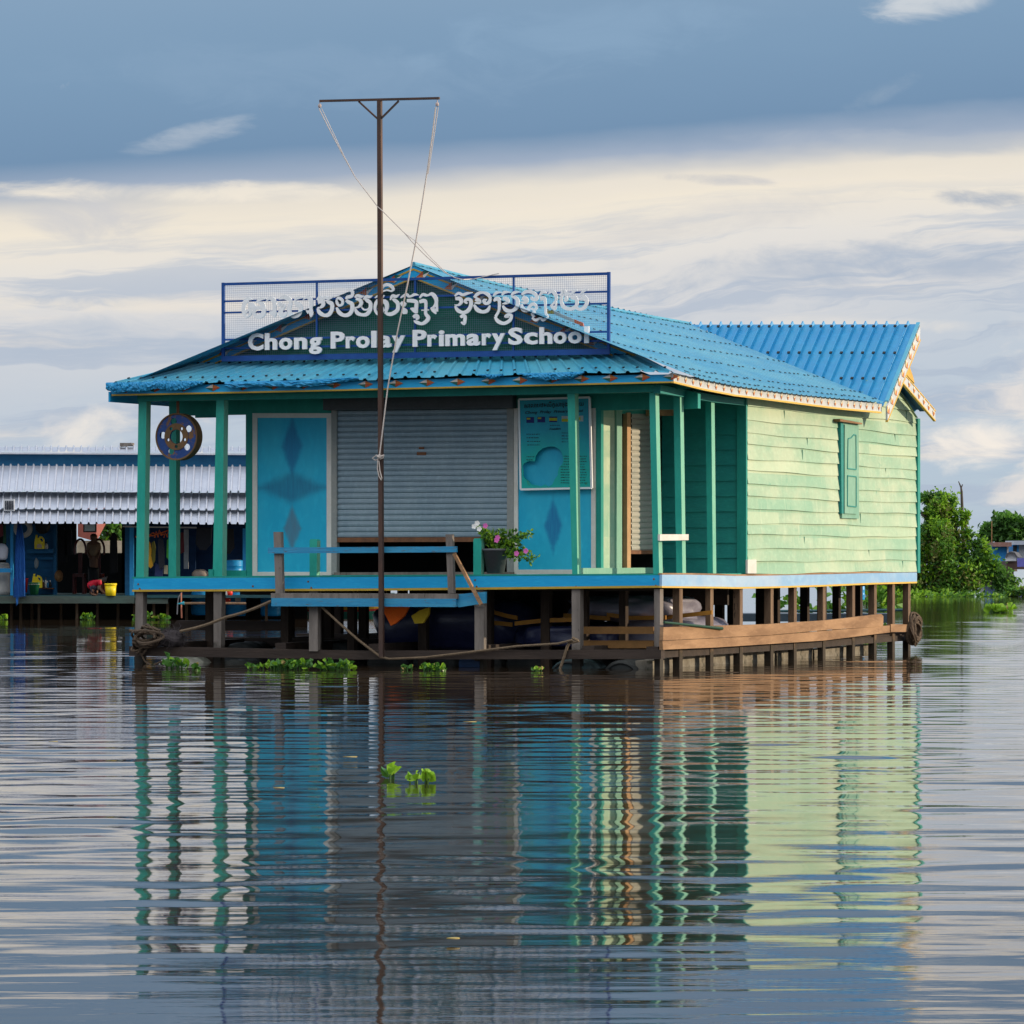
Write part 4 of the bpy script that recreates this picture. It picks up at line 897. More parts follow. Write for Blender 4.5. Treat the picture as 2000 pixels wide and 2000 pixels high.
for k in range(3): mb.tube([c + (.035 * math.cos(t) + .01 * k, .035 * math.sin(t), .012 * k + .006 * math.sin(2 * t)) for t in np.linspace(0, 6.283, 14)], .008, 5)
mb.tube([F(u, v, PY - .04) for u, v in ((742, 893), (735, 889), (727, 895), (733, 899), (742, 895), (750, 889), (749, 894), (742, 897))], .0075, 5)
mb.tube([F(u, v, PY - .04) for u, v in ((738, 895), (737, 915), (740, 930), (745, 938), (746, 934), (742, 920), (740, 900))], .0075, 5)
tag(mb.build('twine', M['rope']), 'pale twine from the right end of the bar knotted with a bow round the pole', 'rope')

# ---- landing with hand rail in front of the porch
LYL = -.34
ld = thing('landing', 'small landing of weathered blue planks with a hand rail below the porch', 'landing', F(715, 1185, LYL))
def fbuild(name, m, *polys, par=ld):
    mb = MB()
    for pts, y, t in polys: mb.prism(*fpr(pts, y, t))
    return mb.build(name, m, par)
fbuild('plank', M['worn_blue'], ([(530, 1184), (890, 1185.5), (890, 1169.5), (530, 1168)], LYL, .05))
fbuild('plank', M['graywood'], ([(529, 1168), (893, 1169.5), (893, 1160), (529, 1158.5)], LYL + .01, .30))
fbuild('plank', M['worn_blue'], ([(893, 1184), (896, 1186), (948, 1178), (948, 1156), (935, 1156.5), (893, 1161)], LYL + .06, .05))
for i, (a, b, c, d, t) in enumerate(((538, 552, 534, 549, 1039), (875, 886, 870, 883, 1043.5))):
    fbuild('rail_post', M['graywood'], ([(a, 1159), (b, 1159), (d, t), (c, t)], LYL + .06, .07))
fbuild('hand_rail', M['worn_blue'], ([(523, 1081), (891.5, 1078.5), (891.5, 1067), (523, 1069.5)], LYL + .02, .035))
mb = MB(); a, b = F(887, 1081, LYL - .03), F(940, 1181, LYL - .03); mb.beam(a, b, .04, .045, (0, 1, 0)); mb.build('strut', M['plank'], ld)
for a, b, v1 in ((603.5, 620.5, 1272), (927, 945, 1270)): fbuild('support_post', M['graywood'], (rect(a, 1185, b, v1), LYL + .12, .08))

# ---- truck wheel rim hung from the porch beam as a gong
RY = .10
rc = F(345.5, 853, RY)
rm = thing('wheel_rim', 'rusty blue truck wheel rim hanging from the porch beam as a gong', 'wheel rim', rc)
def circ(cx, cy, r, n=24, ph=0, e=1): return [(cx + r * math.cos(ph + 2 * math.pi * k / n), cy + e * r * math.sin(ph + 2 * math.pi * k / n)) for k in range(n)]
RR = .325
loops = [circ(0, 0, RR * .93, 48), circ(0, 0, .098, 28)]
for k in range(5):
    a = math.radians(102 - 72 * k); loops.append(circ(.215 * math.cos(a), .215 * math.sin(a), .048, 14, a))
    a = math.radians(54 - 72 * k); loops.append(circ(.135 * math.cos(a), .135 * math.sin(a), .023, 10))
vs, fs = holed_shape(loops, .012)
mb = MB(); mb.add([rc + (x, -z, y) for x, y, z in vs], fs); mb.build('disc', M['rimblue'], rm)
mb = MB()
prof = [(RR, -.02), (RR, .012), (RR * .96, .03), (RR * .94, .06), (RR * .94, .09), (RR * .98, .12), (RR, .14), (RR * .985, .145), (RR * .95, .125), (RR * .915, .09), (RR * .915, .06), (RR * .93, .03), (RR * .93, -.02), (RR, -.02)]
mb.lathe(rc, [(r, h) for r, h in prof], 56, 0, (0, 1, 0), (1, 0, 0)); mb.build('barrel', M['rimrust'], rm, True)
mb = MB(); mb.lathe(rc, [(.175, -.016), (.10, -.016), (.098, -.012)], 36, 0, (0, 1, 0), (1, 0, 0)); 
loops = [circ(0, 0, .185, 30), circ(0, 0, .100, 28)] + [circ(.135 * math.cos(math.radians(54 - 72 * k)), .135 * math.sin(math.radians(54 - 72 * k)), .024, 10) for k in range(5)]
vs, fs = holed_shape(loops, .004); mb = MB(); mb.add([rc + (x, -.017 - z, y) for x, y, z in vs], fs); mb.build('hub_plate', M['rimrust'], rm)
mb = MB(); mb.prism(*fpr([(345, 812), (350, 812), (350, 768), (344, 768)], RY + .06, .008)); mb.build('hanger_strap', M['rust'], rm)

# ---- information board on the right wall panel
IY = YW - .085
ib = thing('information_board', 'turquoise information board with a white frame and a broken heart shaped hole', 'notice board', F(1084, 956, IY))
c4 = [(1013, 780), (1151, 776), (1155, 953), (1016.6, 956)]
ctr = F(1084, 866, IY)
def toxy(u, v): p = F(u, v, IY); return (p[0] - ctr[0], p[2] - ctr[2])
Z = lambda X, Y: (980 + X / 8.05, 760 + Y / 8.05)
hole = [(330,1215),(360,1165),(430,1130),(525,1135),(535,1060),(580,985),(650,930),(745,903),(830,905),(890,935),(935,975),(960,1040),(972,1120),(955,1180),(910,1225),(890,1285),(885,1350),(835,1420),(800,1500),(740,1535),(680,1500),(620,1530),(560,1515),(470,1500),(430,1450),(380,1415),(345,1370),(345,1290)]
vs, fs = holed_shape([[toxy(*p) for p in (lerp(c4[0], c4[2], .012), lerp(c4[1], c4[3], .012), lerp(c4[2], c4[0], .012), lerp(c4[3], c4[1], .012))], [toxy(*Z(*p)) for p in hole]], .008)
def ibex(g, vec, c):
    sp = g.node('ShaderNodeSeparateXYZ'); g.l.new(vec, sp.inputs[0])
    n = g.noise(vec, 3.2, 5, .65); f = g.math('ADD', g.step(sp.outputs[2], .95, .25), g.math('MULTIPLY', g.math('SUBTRACT', n, .5), 1.2), clamp=True)
    c = g.mix(f, c, (.0, .40, .36)); st_ = g.step(g.noise(vec, 7, 5, .7), .60, .72)
    return g.mix(g.math('MULTIPLY', st_, f), c, (.03, .22, .10))
M['info'] = mat('turquoise_print', (.0, .29, .42), (.0, .36, .50), .6, 2, rough=.45, bump=.05, extra=ibex)
mb = MB(); mb.add([ctr + (x, -z, y) for x, y, z in vs], fs); brd = mb.build('board', M['info'], ib)
mb = MB()
for i in range(4): bar(mb, c4[i], c4[(i + 1) % 4], .026, .03, IY - .014 - .001 * i)
mb.build('frame', M['letter'], ib)
mb = MB(); ink = plain('black_ink', (.006, .02, .03))
put_text(mb, 'សាលាបឋមសិក្សាចុងប្រឡាយ', 1024, 1140, 796.5, 792.5, 8.2, IY - .012, 0, .012, .004)
put_text(mb, 'Chong  Prolay  Primary  School', 1026, 1139, 808.5, 804.5, 5.4, IY - .012, .3, .008, .004)
put_text(mb, 'Founders', 1073, 1095, 840, 839, 4.2, IY - .012, .3, .008, .004)
r = random.Random(3)
def script_line(u0, u1, v):
    u = u0
    while u < u1:
        w = r.uniform(1.2, 4.5); mb.prism(*fpr([(u, v + r.uniform(.5, 1)), (min(u1, u + w), v + r.uniform(.4, 1)), (min(u1, u + w), v - r.uniform(.3, .9)), (u, v - r.uniform(.3, .9))], IY - .012, .004)); u += w + r.uniform(.8, 1.6)
for k, (a, b) in enumerate(((1028, 1054), (1028, 1052), (1029, 1055), (1030, 1054))): script_line(a, b, 848 + 7 * k)
for k, b in enumerate((1122, 1124, 1121, 1108)): script_line(1097, b, 845.5 + 5.8 * k)
for k in range(11): script_line(1095 if k > 3 else 1101, r.uniform(1140, 1147), 891 + 5.2 * k)
script_line(1028, 1044, 892); script_line(1028, 1040, 898)
script_line(1074, 1093, 830.5)
mb.build('lettering', ink, brd)
navy, ylw, wht = plain('flag_navy', (.006, .02, .16)), plain('flag_yellow', (.45, .45, .02)), plain('flag_white', (.42, .50, .50))
def flag(u0, v0, u1, v1, pieces):
    mb = MB(); mb.prism(*fpr(rect(u0, v0, u1, v1), IY - .011, .003), 0)
    for (a, b, c, d, mi) in pieces: mb.prism(*fpr(rect(u0 + (u1 - u0) * a, v0 + (v1 - v0) * b, u0 + (u1 - u0) * c, v0 + (v1 - v0) * d), IY - .014, .003), mi)
    return mb
flag(1028, 814.5, 1043, 826, [(.06, .15, .5, .42, 1)]).build('flag_print', [navy, ylw, wht], brd)
flag(1049.5, 814, 1064.5, 825, [(.06, .12, .5, .40, 1)]).build('flag_print', [navy, ylw, wht], brd)
flag(1072.5, 813.5, 1088, 824.5, [(.0, .25, 1, .75, 1)]).build('flag_print', [navy, ylw, wht], brd)
flag(1097, 812.5, 1112, 823.5, [(.0, .5, 1, 1, 1)]).build('flag_print', [wht, ylw, wht], brd)
flag(1124, 812, 1139, 823, [(.25, .25, .65, .75, 1)]).build('flag_print', [wht, ylw, wht], brd)

# ---- pot of periwinkles on the deck
def leaf_cards(mb, pts, size, r, mi=(0, 1, 2), fold=.25, up=.3):
    for p in pts:
        a = r.normal(size=3); a[2] += up; a /= np.linalg.norm(a); b = np.cross(a, r.normal(size=3)); b /= np.linalg.norm(b) + 1e-9
        s = size * r.uniform(.6, 1.3); n_ = np.cross(a, b); mid = p + a * s * .5
        mb.add([p, mid + b * s * .30 + n_ * s * fold * .5, p + a * s, mid - b * s * .30 + n_ * s * fold * .5, mid], [[0, 4, 1], [4, 2, 1], [0, 3, 4], [3, 2, 4]], mi[r.integers(len(mi))])
pc = F(968, 1120, .10); r0 = np.random.default_rng(5)
fpt = thing('flower_pot', 'grey plastic pot of pink and white periwinkles on the deck edge', 'plant pot', pc)
mb = MB(); mb.lathe(pc, [(0, 0), (.115, 0), (.165, .30), (.18, .302), (.18, .33), (.165, .33), (.155, .29), (0, .29)], 24); mb.build('pot', M['pot'], fpt, True)
mb = MB(); fol = MB()
stems = []
for (u, v) in ((932, 1030), (938, 1038), (950, 1034), (960, 1040), (975, 1042), (985, 1040), (1003, 1040), (1013, 1050), (1030, 1045), (1035, 1042), (1000, 1082), (1020, 1080), (1030, 1078), (1045, 1090), (1038, 1095), (955, 1055), (970, 1060), (990, 1060), (945, 1050), (1010, 1090), (1015, 1066)):
    tip = F(u, v, .10 + random.uniform(-.12, .12)); base = pc + (random.uniform(-.08, .08), random.uniform(-.05, .05), .29); mid = (tip + base) / 2 + (random.uniform(-.02, .02), 0, .05)
    fol.tube([base, mid, tip], .005, 4, 1)
    for t in np.linspace(.15, 1, 9):
        q = base * (1 - t) ** 2 + mid * 2 * t * (1 - t) + tip * t * t
        leaf_cards(fol, [q + r0.normal(size=3) * .018 for _ in range(7)], .062, r0)
fol.build('foliage', [M['leaf'], M['leaf_dark'], M['leaf_light']], fpt)
for (u, v, m) in ((932, 1022, 'whitepetal'), (926, 1028, 'whitepetal'), (936, 1033, 'whitepetal'), (948, 1027, 'pink'), (972, 1050, 'pink'), (970, 1055, 'pink'), (1009, 1081, 'pink'), (1027, 1076, 'pink')):
    c = F(u, v, -.04); mb = MB()
    for k in range(5):
        a = k * 1.2566; d = v3(math.cos(a), -.15, math.sin(a)); e = v3(-math.sin(a), 0, math.cos(a))
        mb.prism([c, c + d * .022 + e * .016, c + d * .036 + e * .010, c + d * .036 - e * .010, c + d * .022 - e * .016], (0, .004, 0))
    mb.build('flower', M[m], fpt)

# ---- tarpaulin bundles under the deck
def blob(mb, c, rx, ry, rz, n=26, m=14, seed=1, amp=.08, flat=.5):
    r = np.random.default_rng(seed); ph = r.random((6, 3)) * 6; fr = r.integers(1, 7, (6, 2))
    vs = []
    for i in range(m + 1):
        th = math.pi * i / m
        for k in range(n):
            fi = 2 * math.pi * k / n
            d = v3(math.sin(th) * math.cos(fi), math.sin(th) * math.sin(fi), math.cos(th)); d = np.sign(d) * np.abs(d) ** flat
            q = 1 + amp * sum(math.sin(fr[j, 0] * fi + ph[j, 0]) * math.sin(fr[j, 1] * th + ph[j, 1]) for j in range(6)) / 2
            vs.append(np.array(c) + d * (rx, ry, rz) * q)
    fs = [[i * n + k, (i + 1) * n + k, (i + 1) * n + (k + 1) % n, i * n + (k + 1) % n] for i in range(m) for k in range(n)]
    mb.add(vs, fs)
def bundle(u0, u1, v0, v1, y, ry, m, label, seed, straps, amp=.08):
    a, b = F(u0, (v0 + v1) / 2, y), F(u1, (v0 + v1) / 2, y); t, q = F((u0 + u1) / 2, v0, y), F((u0 + u1) / 2, v1, y)
    c = ((a + b) / 2) * (1, 1, 0) + (0, ry, (t[2] + q[2]) / 2)
    th_ = thing('tarpaulin_bundle', label, 'bundle', c * (1, 1, 0) + (0, 0, q[2]), SCH, 'tarpaulin bundles stowed under the deck')
    mb = MB(); blob(mb, c, (b[0] - a[0]) / 2, ry, (t[2] - q[2]) / 2, 44, 18, seed, amp, .55); mb.build('cover', m, th_, True)
    for pts in straps:
        mb = MB(); P = [F(x, yv, y - .035) for x, yv in pts]
        for i in range(len(P) - 1): mb.prism([P[i] + (0, 0, -.028), P[i + 1] + (0, 0, -.028), P[i + 1] + (0, 0, .028), P[i] + (0, 0, .028)], (0, .03, 0))
        mb.build('strap', M['strap'], th_)
bundle(706, 1010, 1170, 1275, 1.15, .8, M['tarp'], 'dark navy tarpaulin bundle under the deck beside the flagpole foot', 3, [[(890, 1205), (930, 1213), (1000, 1220)], [(940, 1188), (985, 1202), (1010, 1207)]])
bundle(985, 1190, 1218, 1272, .95, .9, M['tarp'], 'glossy navy tarpaulin bundle lying low under the right of the deck', 8, [[(1005, 1218), (1060, 1212), (1130, 1210)]], .10)
bundle(1080, 1300, 1166, 1214, 1.25, .8, M['tarp2'], 'crumpled tarpaulin bundle coloured silvery for its lit end, on top beside the right front stilt', 11, [[(1185, 1200), (1230, 1207), (1300, 1206)], [(1100, 1202), (1190, 1208)]], .12)
bundle(1180, 1350, 1205, 1262, 1.6, .8, M['tarp2'], 'tarpaulin bundle coloured pale silvery as lit, reaching under the sunlit side', 17, [[(1300, 1206), (1390, 1196)]], .12)
mb = MB(); mb.prism([F(u, v, .03) for u, v in ((738, 1184), (800, 1182), (789, 1203), (772, 1218), (763, 1222), (752, 1200))], (0, .05, 0))
tag(mb.build('cloth', M['orangecloth']), 'bright orange cloth hanging under the landing planks by the flagpole', 'cloth')
mb = MB(); mb.prism([F(u, v, .03) for u, v in ((803, 1203), (820, 1192), (838, 1186), (837, 1200), (826, 1217), (810, 1218))], (0, .05, 0))
tag(mb.build('cloth', M['yellowcloth']), 'small mustard yellow cloth hanging right of the orange cloth', 'cloth')

# ---- ropes, nets and boards at the waterline
def rope_thing(pts, r, m, label, y, name='rope', n=6, sag=0.0):
    mb, _, _ = rope(name, pts, r, m, label, y, n, sag=sag); return tag(mb.build(name, M[m]), label, 'rope')
rope_thing([(352, 1233), (440, 1206), (530, 1174)], .022, 'hemp', 'thick brown hemp rope running from the net bundle up to the landing', -.22, sag=.02)
rope_thing([(627, 1184), (660, 1215), (700, 1250), (743, 1283), (760, 1287), (830, 1284), (915, 1274), (1010, 1262), (1090, 1257), (1118, 1250)], .017, 'hemp', 'hemp rope slung from the landing past the flagpole foot to the right stilt', -.25)
rope_thing([(1118, 1246), (1130, 1252), (1112, 1256), (1108, 1262), (1103, 1280), (1094, 1306)], .020, 'hemp', 'short frayed rope hanging from the right stilt into the water', -.22)
def loops(mb, c, n, rx, rz, r, seed, ax=0, jit=.3, ry=.06):
    q = np.random.default_rng(seed)
    for k in range(n):
        o = q.normal(size=3) * (rx * jit, ry, rz * jit); sx, sz = q.uniform(.7, 1.15, 2); ph = q.random() * 6
        P = [np.array(c) + o + (v3(rx * sx * math.cos(t), ry * math.sin(2 * t + ph), rz * sz * math.sin(t)) if ax == 0 else v3(ry * math.sin(2 * t + ph), rx * sx * math.cos(t), rz * sz * math.sin(t))) for t in np.linspace(0, 6.283, 20)]
        mb.tube(P, r, 5, cap=False)
mb = MB(); loops(mb, F(290, 1243, -.28), 9, .19, .10, .017, 4, 0, .25, .10); loops(mb, F(272, 1262, -.30), 6, .07, .08, .014, 5); mb.tube([F(u, v, -.33) for u, v in ((253, 1231), (280, 1236), (305, 1238), (312, 1232), (296, 1225))], .022, 6)
tag(mb.build('rope_tangle', M['coil']), 'tangle of old brown mooring ropes round the front left stilt', 'rope')
mb = MB(); q = np.random.default_rng(6); c = F(334, 1247, -.15)
blob(mb, c, .20, .15, .12, 22, 12, 21, .10, .9)
for k in range(160):
    d = q.normal(size=3); d /= np.linalg.norm(d); p = c + d * (.20, .15, .12); mb.tube([p, p + d * .03 + q.normal(size=3) * .02, p + d * .05 + q.normal(size=3) * .035], .003, 3)
tag(mb.build('net_bundle', plain('dark_net', (.05, .042, .045), rough=.95, bump=.5)), 'dark fuzzy bundle of old netting beside the front left stilt', 'net')
rope_thing([(273, 1272), (283, 1292), (297, 1300), (315, 1292), (332, 1296)], .012, 'coil', 'thin rope sagging from the front left stilt to the white drum', -.30)
mb = MB(); cc = S(1787, 1228, .16)
loops(mb, cc, 16, .17, .20, .020, 9, 1, .16, .04)
tag(mb.build('rope_coil', M['coil']), 'coiled dark mooring rope hanging on the far right corner stilt', 'rope')
mb = MB(); mb.tube([S(u, v, .11) for u, v in ((1297, 1215.5), (1340, 1220), (1386, 1225), (1410, 1227.5))], [.016, .018, .018, .024], 8); tag(mb.build('pole', plain('dark_green_pole', (.004, .05, .025))), 'dark green pole lying along the top of the fender plank', 'pole')

# floats under the beams
def drum(u, v, y, r, L, m, label, rot=0):
    c = F(u, v, y); c[2] = -r + abs(F(u, v, y)[2] - 0) ; th_ = thing('float_drum', label, 'drum', (c[0], c[1], -.1), SCH, 'drums that keep the school afloat')
    mb = MB(); mb.lathe(c, [(0, 0), (r * .9, 0), (r, .02), (r, L * .33), (r * 1.03, L * .35), (r, L * .37), (r, L * .66), (r * 1.03, L * .68), (r, L * .70), (r, L - .02), (r * .9, L), (0, L)], 26, 0, (0, 1, 0)); mb.build('shell', m, th_, True)
    mb = MB(); mb.lathe(c + (0, -.004, 0), [(r * .80, 0), (r * .86, -.012), (r * .92, 0)], 26, 0, (0, 1, 0)); mb.build('rim', M['drumdark'], th_)
drum(333, 1283, .02, .26, .85, M['drumwhite'], 'whitish float drum under the front left of the beam, hyacinth before it')
drum(437, 1290, .15, .29, .85, M['drumdark'], 'dark brown float drum right of the whitish drum under the beam')
drum(1108, 1288, .05, .28, .85, M['drumteal'], 'grimy teal float drum under the beam near the hanging rope')
drum(1213, 1289, .1, .29, .85, M['drumdark'], 'blackened float drum under the beam left of the right front stilt')
for i, x in enumerate((-6.9, -6.15, -5.4, -4.6, -3.9, -3.2, -2.5, -1.7)):  # extra drums put in to keep the gap under the beam dark
    th_ = thing('float_drum', 'added dark drum filling the black gap behind the beam', 'drum', (x, 1.6, -.1), SCH, 'added dark drums behind the beam')
    mb = MB(); r_ = .33; cz = v3(x, 1.4, -.06); mb.lathe(cz, [(0, 0), (r_ * .9, 0), (r_, .02), (r_, .3), (r_ * 1.03, .32), (r_, .34), (r_, 1.0), (0, 1.0)], 22, 0, (0, 1, 0)); mb.build('shell', M['drumdark'], th_, True)
ylist = [(.15, 1.1), (1.2, 2.3), (2.4, 3.6), (3.7, 5.0), (5.1, 6.6), (6.7, 8.1), (8.2, 9.4)]
names = ['nearest the front corner, soot stained', 'second from the front corner', 'third from the front corner', 'fourth from the front corner', 'fifth from the front corner', 'second last from the far corner', 'last before the far corner']
for (a, b), nm in zip(ylist, names):
    mb = MB(); q = random.Random(int(a * 10)); h = .17 + q.uniform(-.05, .03)
    mb.prism([(-.42, a, -.2), (-.42, b, -.2), (-.40, b, h), (-.43, a, h - .02)], (.22 + q.uniform(-.03, .03), 0, 0))
    tag(mb.build('foam_float', M['foam']), 'grimy cream foam float under the sunlit side, ' + nm, 'float', 'foam floats under the sunlit side')
mb = MB(); c = F(900, 1297, .05)
mb.lathe(c, [(0, 0), (.07, 0), (.07, .3), (0, .3)], 12, 0, (1, 0, 0), (0, 0, 1)); tag(mb.build('pipe_float', plain('navy_pipe', (.02, .05, .12))), 'short navy pipe float in the shade under the beam by the leaves', 'pipe')

# ---- water hyacinths
M['leaf_hya'] = mat('hyacinth_leaf', (.045, .15, .02), (.08, .20, .025), .7, 20, rough=.4, bump=0, trans=.2)
def hyacinth(name, u, v, wpx, hpx, n, label, seed, fr='school', light=.5, size=1.0, grp=None):
    c = Wt(u, v, 0.0); D = c[1]; k = D / FPX; r = np.random.default_rng(seed); mb = MB(WLD)
    for i in range(int(n * 1.7)):
        b = c + v3(r.uniform(-.45, .45) * wpx * k, r.uniform(-.3, .3) * max(.25, wpx * k * .5), 0); H = hpx * k * r.uniform(.25, .9); ang = r.random() * 6.28; lean = r.uniform(.05, .35) * H
        L = .074 * size * r.uniform(.7, 1.25); H = max(.03, (H - L) * .8); tip = b + v3(math.cos(ang) * lean, math.sin(ang) * lean, H); mb.tube([b + (0, 0, -.02), (b + tip) / 2 + v3(0, 0, .02), tip], [.007, .005, .004], 4, 3)
        mi = 1 if r.random() < light else 0
        d = tip - b; d /= np.linalg.norm(d); s = np.cross(d, r.normal(size=3)); s /= np.linalg.norm(s); d = d * .55 + s * r.uniform(-.6, .6) + np.cross(d, s) * r.uniform(-.8, .8); d /= np.linalg.norm(d); s = np.cross(d, r.normal(size=3)); s /= np.linalg.norm(s); nn = np.cross(d, s)
        ring = [tip + (d * math.cos(a) * .55 + s * math.sin(a) * .48 + d * .5) * L + nn * (.5 * L * math.sin(a) ** 2 * r.uniform(.6, 1.2)) for a in np.linspace(0, 6.283, 10)[:-1]]
        mb.add([tip + d * L * .5] + ring, [[0, j + 1, (j + 1) % 9 + 1] for j in range(9)], mi)
        if r.random() < .06: mb.m[-9:] = [2] * 9
    return tag(mb.build(name, [M['leaf_hya'], M['leaf_light'], M['leaf_dead'], M['leaf_dark']]), label, 'water plant', grp)
G1 = 'water hyacinths growing along the base beam'
hyacinth('water_hyacinth', 345, 1306, 50, 46, 9, 'big leaved water hyacinth in front of the whitish drum', 1, light=0.22, size=1.5, grp=G1)
hyacinth('water_hyacinth', 378, 1310, 14, 16, 3, 'single round hyacinth leaf floating right of the whitish drum', 2, light=0.11, size=1.3, grp=G1)
hyacinth('water_hyacinth', 500, 1308, 34, 22, 9, 'small sparse hyacinth clump left of the dense row under the landing', 3, light=0.17, size=.8, grp=G1)
hyacinth('water_hyacinth', 565, 1308, 82, 31, 46, 'widest dense hyacinth clump under the left of the landing', 4, light=0.25, grp=G1)
hyacinth('water_hyacinth', 656, 1309, 66, 33, 34, 'dense hyacinth clump left of the flagpole foot', 5, light=0.25, grp=G1)
hyacinth('water_hyacinth', 795, 1309, 26, 16, 8, 'tiny dim hyacinth clump right of the flagpole foot', 6, light=0.11, size=.7, grp=G1)
hyacinth('water_hyacinth', 843, 1311, 44, 25, 20, 'hyacinth clump between flagpole and right support post', 7, light=0.30, grp=G1)
hyacinth('water_hyacinth', 1052, 1312, 18, 10, 7, 'little light green sprig beside the rope hanging into the water', 8, light=.7, size=.6, grp=G1)
hyacinth('water_hyacinth', 1694, 1270, 26, 24, 9, 'bright hyacinth clump under the far end of the fender plank', 9, light=.8, size=1.0, grp=G1)
hyacinth('water_hyacinth', 1572, 1284, 16, 9, 6, 'low green sprig before the foam floats', 10, light=.5, size=.7, grp=G1)
hyacinth('water_hyacinth', 768, 1521, 20, 20, 4, 'round leaved hyacinth drifting in the open water, left one of two', 11, light=.9, size=1.0)
hyacinth('water_hyacinth', 820, 1530, 42, 24, 6, 'bright hyacinth drifting in the open water with upright curled leaves, right one of two', 12, light=1.0, size=1.0)
hyacinth('water_hyacinth', 1955, 1197, 44, 28, 22, 'bright hyacinth raft drifting before the vine covered bank', 13, light=.9, size=2.0)
def floating_leaf(u, v, w, label, seed, m='leaf_dead'):
    c = Wt(u, v, .012); k = c[1] / FPX; r = np.random.default_rng(seed); mb = MB(WLD); L = w * k / 2
    ring = [c + v3(L * math.cos(a), L * .8 * math.sin(a), .03 * L * math.sin(2 * a) + .013) for a in np.linspace(0, 6.283, 11)[:-1]]
    mb.prism(ring, (0, 0, -.004)); return tag(mb.build('floating_leaf', M[m]), label, 'leaf', 'leaves drifting on the open water')
floating_leaf(684, 1481, 28, 'curled yellow leaf drifting left above the two bright hyacinths', 1)
floating_leaf(918, 1412, 26, 'pale dry leaf drifting in the dark reflection right of the flagpole', 2)
floating_leaf(885, 1838, 26, 'yellow green leaf drifting alone low in the foreground water', 3)
floating_leaf(1286, 1388, 9, 'tiny yellow leaf in the reflection of the corner post', 4)
floating_leaf(104, 1451, 18, 'small brown leaf drifting in the water at far left', 5)
floating_leaf(545, 1542, 22, 'thin pale leaf drifting in the reflection of the left blue panel', 6)

# ================================================================== the neighbouring floating house (left, 90 m away)
HY = 90.66
KH = HY / FPX
M['zinc'] = mat('galvanised_sheet', (.42, .45, .52), (.52, .54, .60), .7, 1.2, rough=.35, wear=(.30, .30, .33), wear_at=.66, wear_scale=4, wear_soft=.1, metal=.55, spec=.6, bump=.05)
M['hblue'] = mat('house_blue_paint', (.004, .10, .24), (.01, .14, .30), .7, 2.5, (1, 1, 3), .6, wear=(.05, .10, .14), wear_at=.68)
M['hblue_post'] = mat('house_post_blue', (.01, .24, .55), (.02, .28, .60), .6, 4, rough=.55)
M['hdark'] = mat('house_dark_blue', (.004, .03, .10), (.006, .045, .13), .6, 3, rough=.7)
M['mossdeck'] = mat('mossy_deck_beam', (.06, .075, .065), (.07, .12, .10), .8, 3, (.5, 1, 2), .8, wear=(.10, .14, .05), wear_at=.6, wear_scale=6, wear_soft=.1, bump=.4)
house = thing('floating_house', 'blue floating shop house with tiered zinc roofs left behind the school', 'house', B(210, 1210, HY + 3), WLD)
def hpart(mb, name, m, par=None, smooth=False, label=None): return tag(mb.build(name, m, par or house, smooth), label)
def Bp(u, v, Y): return B(u, v, Y)
def tier(u0, u1, vt_, vb_, Yt, Yb, uo=0):
    mb = MB(WLD); sheet(mb, [B(u0, vb_, Yb), B(u1, vb_ + 3, Yb)], [B(u0 + uo, vt_, Yt), B(u1 + uo * .4, vt_ + 3, Yt)], .182, .05, (.06,), wav=.006, screws=False, cross=2)
    return mb
hpart(tier(-190, 560, 872, 881, 95.2, 94.2), 'roof', M['zinc'])
hpart(tier(-190, 560, 909, 959, 94.0, 91.6, 6), 'roof', M['zinc'])
hpart(tier(-190, 560, 960, 994, 92.2, 90.7, 3), 'roof', M['zinc'])
hpart(tier(-190, 560, 992, 1021.5, 91.2, 89.7, 3), 'roof', M['zinc'])
mb = MB(WLD); mb.prism([B(-190, 886, 94.1), B(560, 889, 94.1), B(560, 886, 94.1), B(-190, 883, 94.1)], (0, .04, 0)); hpart(mb, 'fascia_strip', plain('white_strip', (.55, .57, .62)))
mb = MB(WLD); mb.prism([B(-190, 912, 94.4), B(560, 915, 94.4), B(560, 889, 94.4), B(-190, 886, 94.4)], (0, .10, 0)); hpart(mb, 'fascia', M['hblue_post' if False else 'hblue'])
def hbox(u0, v0, u1, v1, Y, t, m, name='wall', label=None):
    mb = MB(WLD); bbox(mb, u0, v0, u1, v1, Y, t); return hpart(mb, name, M[m] if isinstance(m, str) else m, None, False, label)
# left store wall, planked
mb = MB(WLD)
for k in range(8): bbox(mb, 12, 1024 + 17.2 * k, 108, 1024 + 17.2 * (k + 1) - .8, 92.4 - .02 * (k % 2), .08)
bbox(mb, 12, 1022, 108, 1163, 92.5, .06); hpart(mb, 'wall', M['hblue'])
hbox(104, 1022, 110, 1163, 92.2, .2, 'hblue', 'door_post'); hbox(244, 1020, 255, 1163, 91.2, .3, 'hblue', 'door_post')
hbox(20, 1022, 25.5, 1163, 90.8, .1, 'hblue_post', 'porch_post'); hbox(253, 1028, 261, 1163, 90.8, .1, 'hblue_post', 'porch_post'); hbox(474, 1032, 480, 1118, 90.9, .1, 'hblue_post', 'porch_post'); hbox(-150, 1022, -143, 1163, 90.8, .1, 'hblue_post', 'porch_post')
hbox(-60, 1110, 22, 1118, 90.7, .08, 'hblue_post', 'cross_rail')
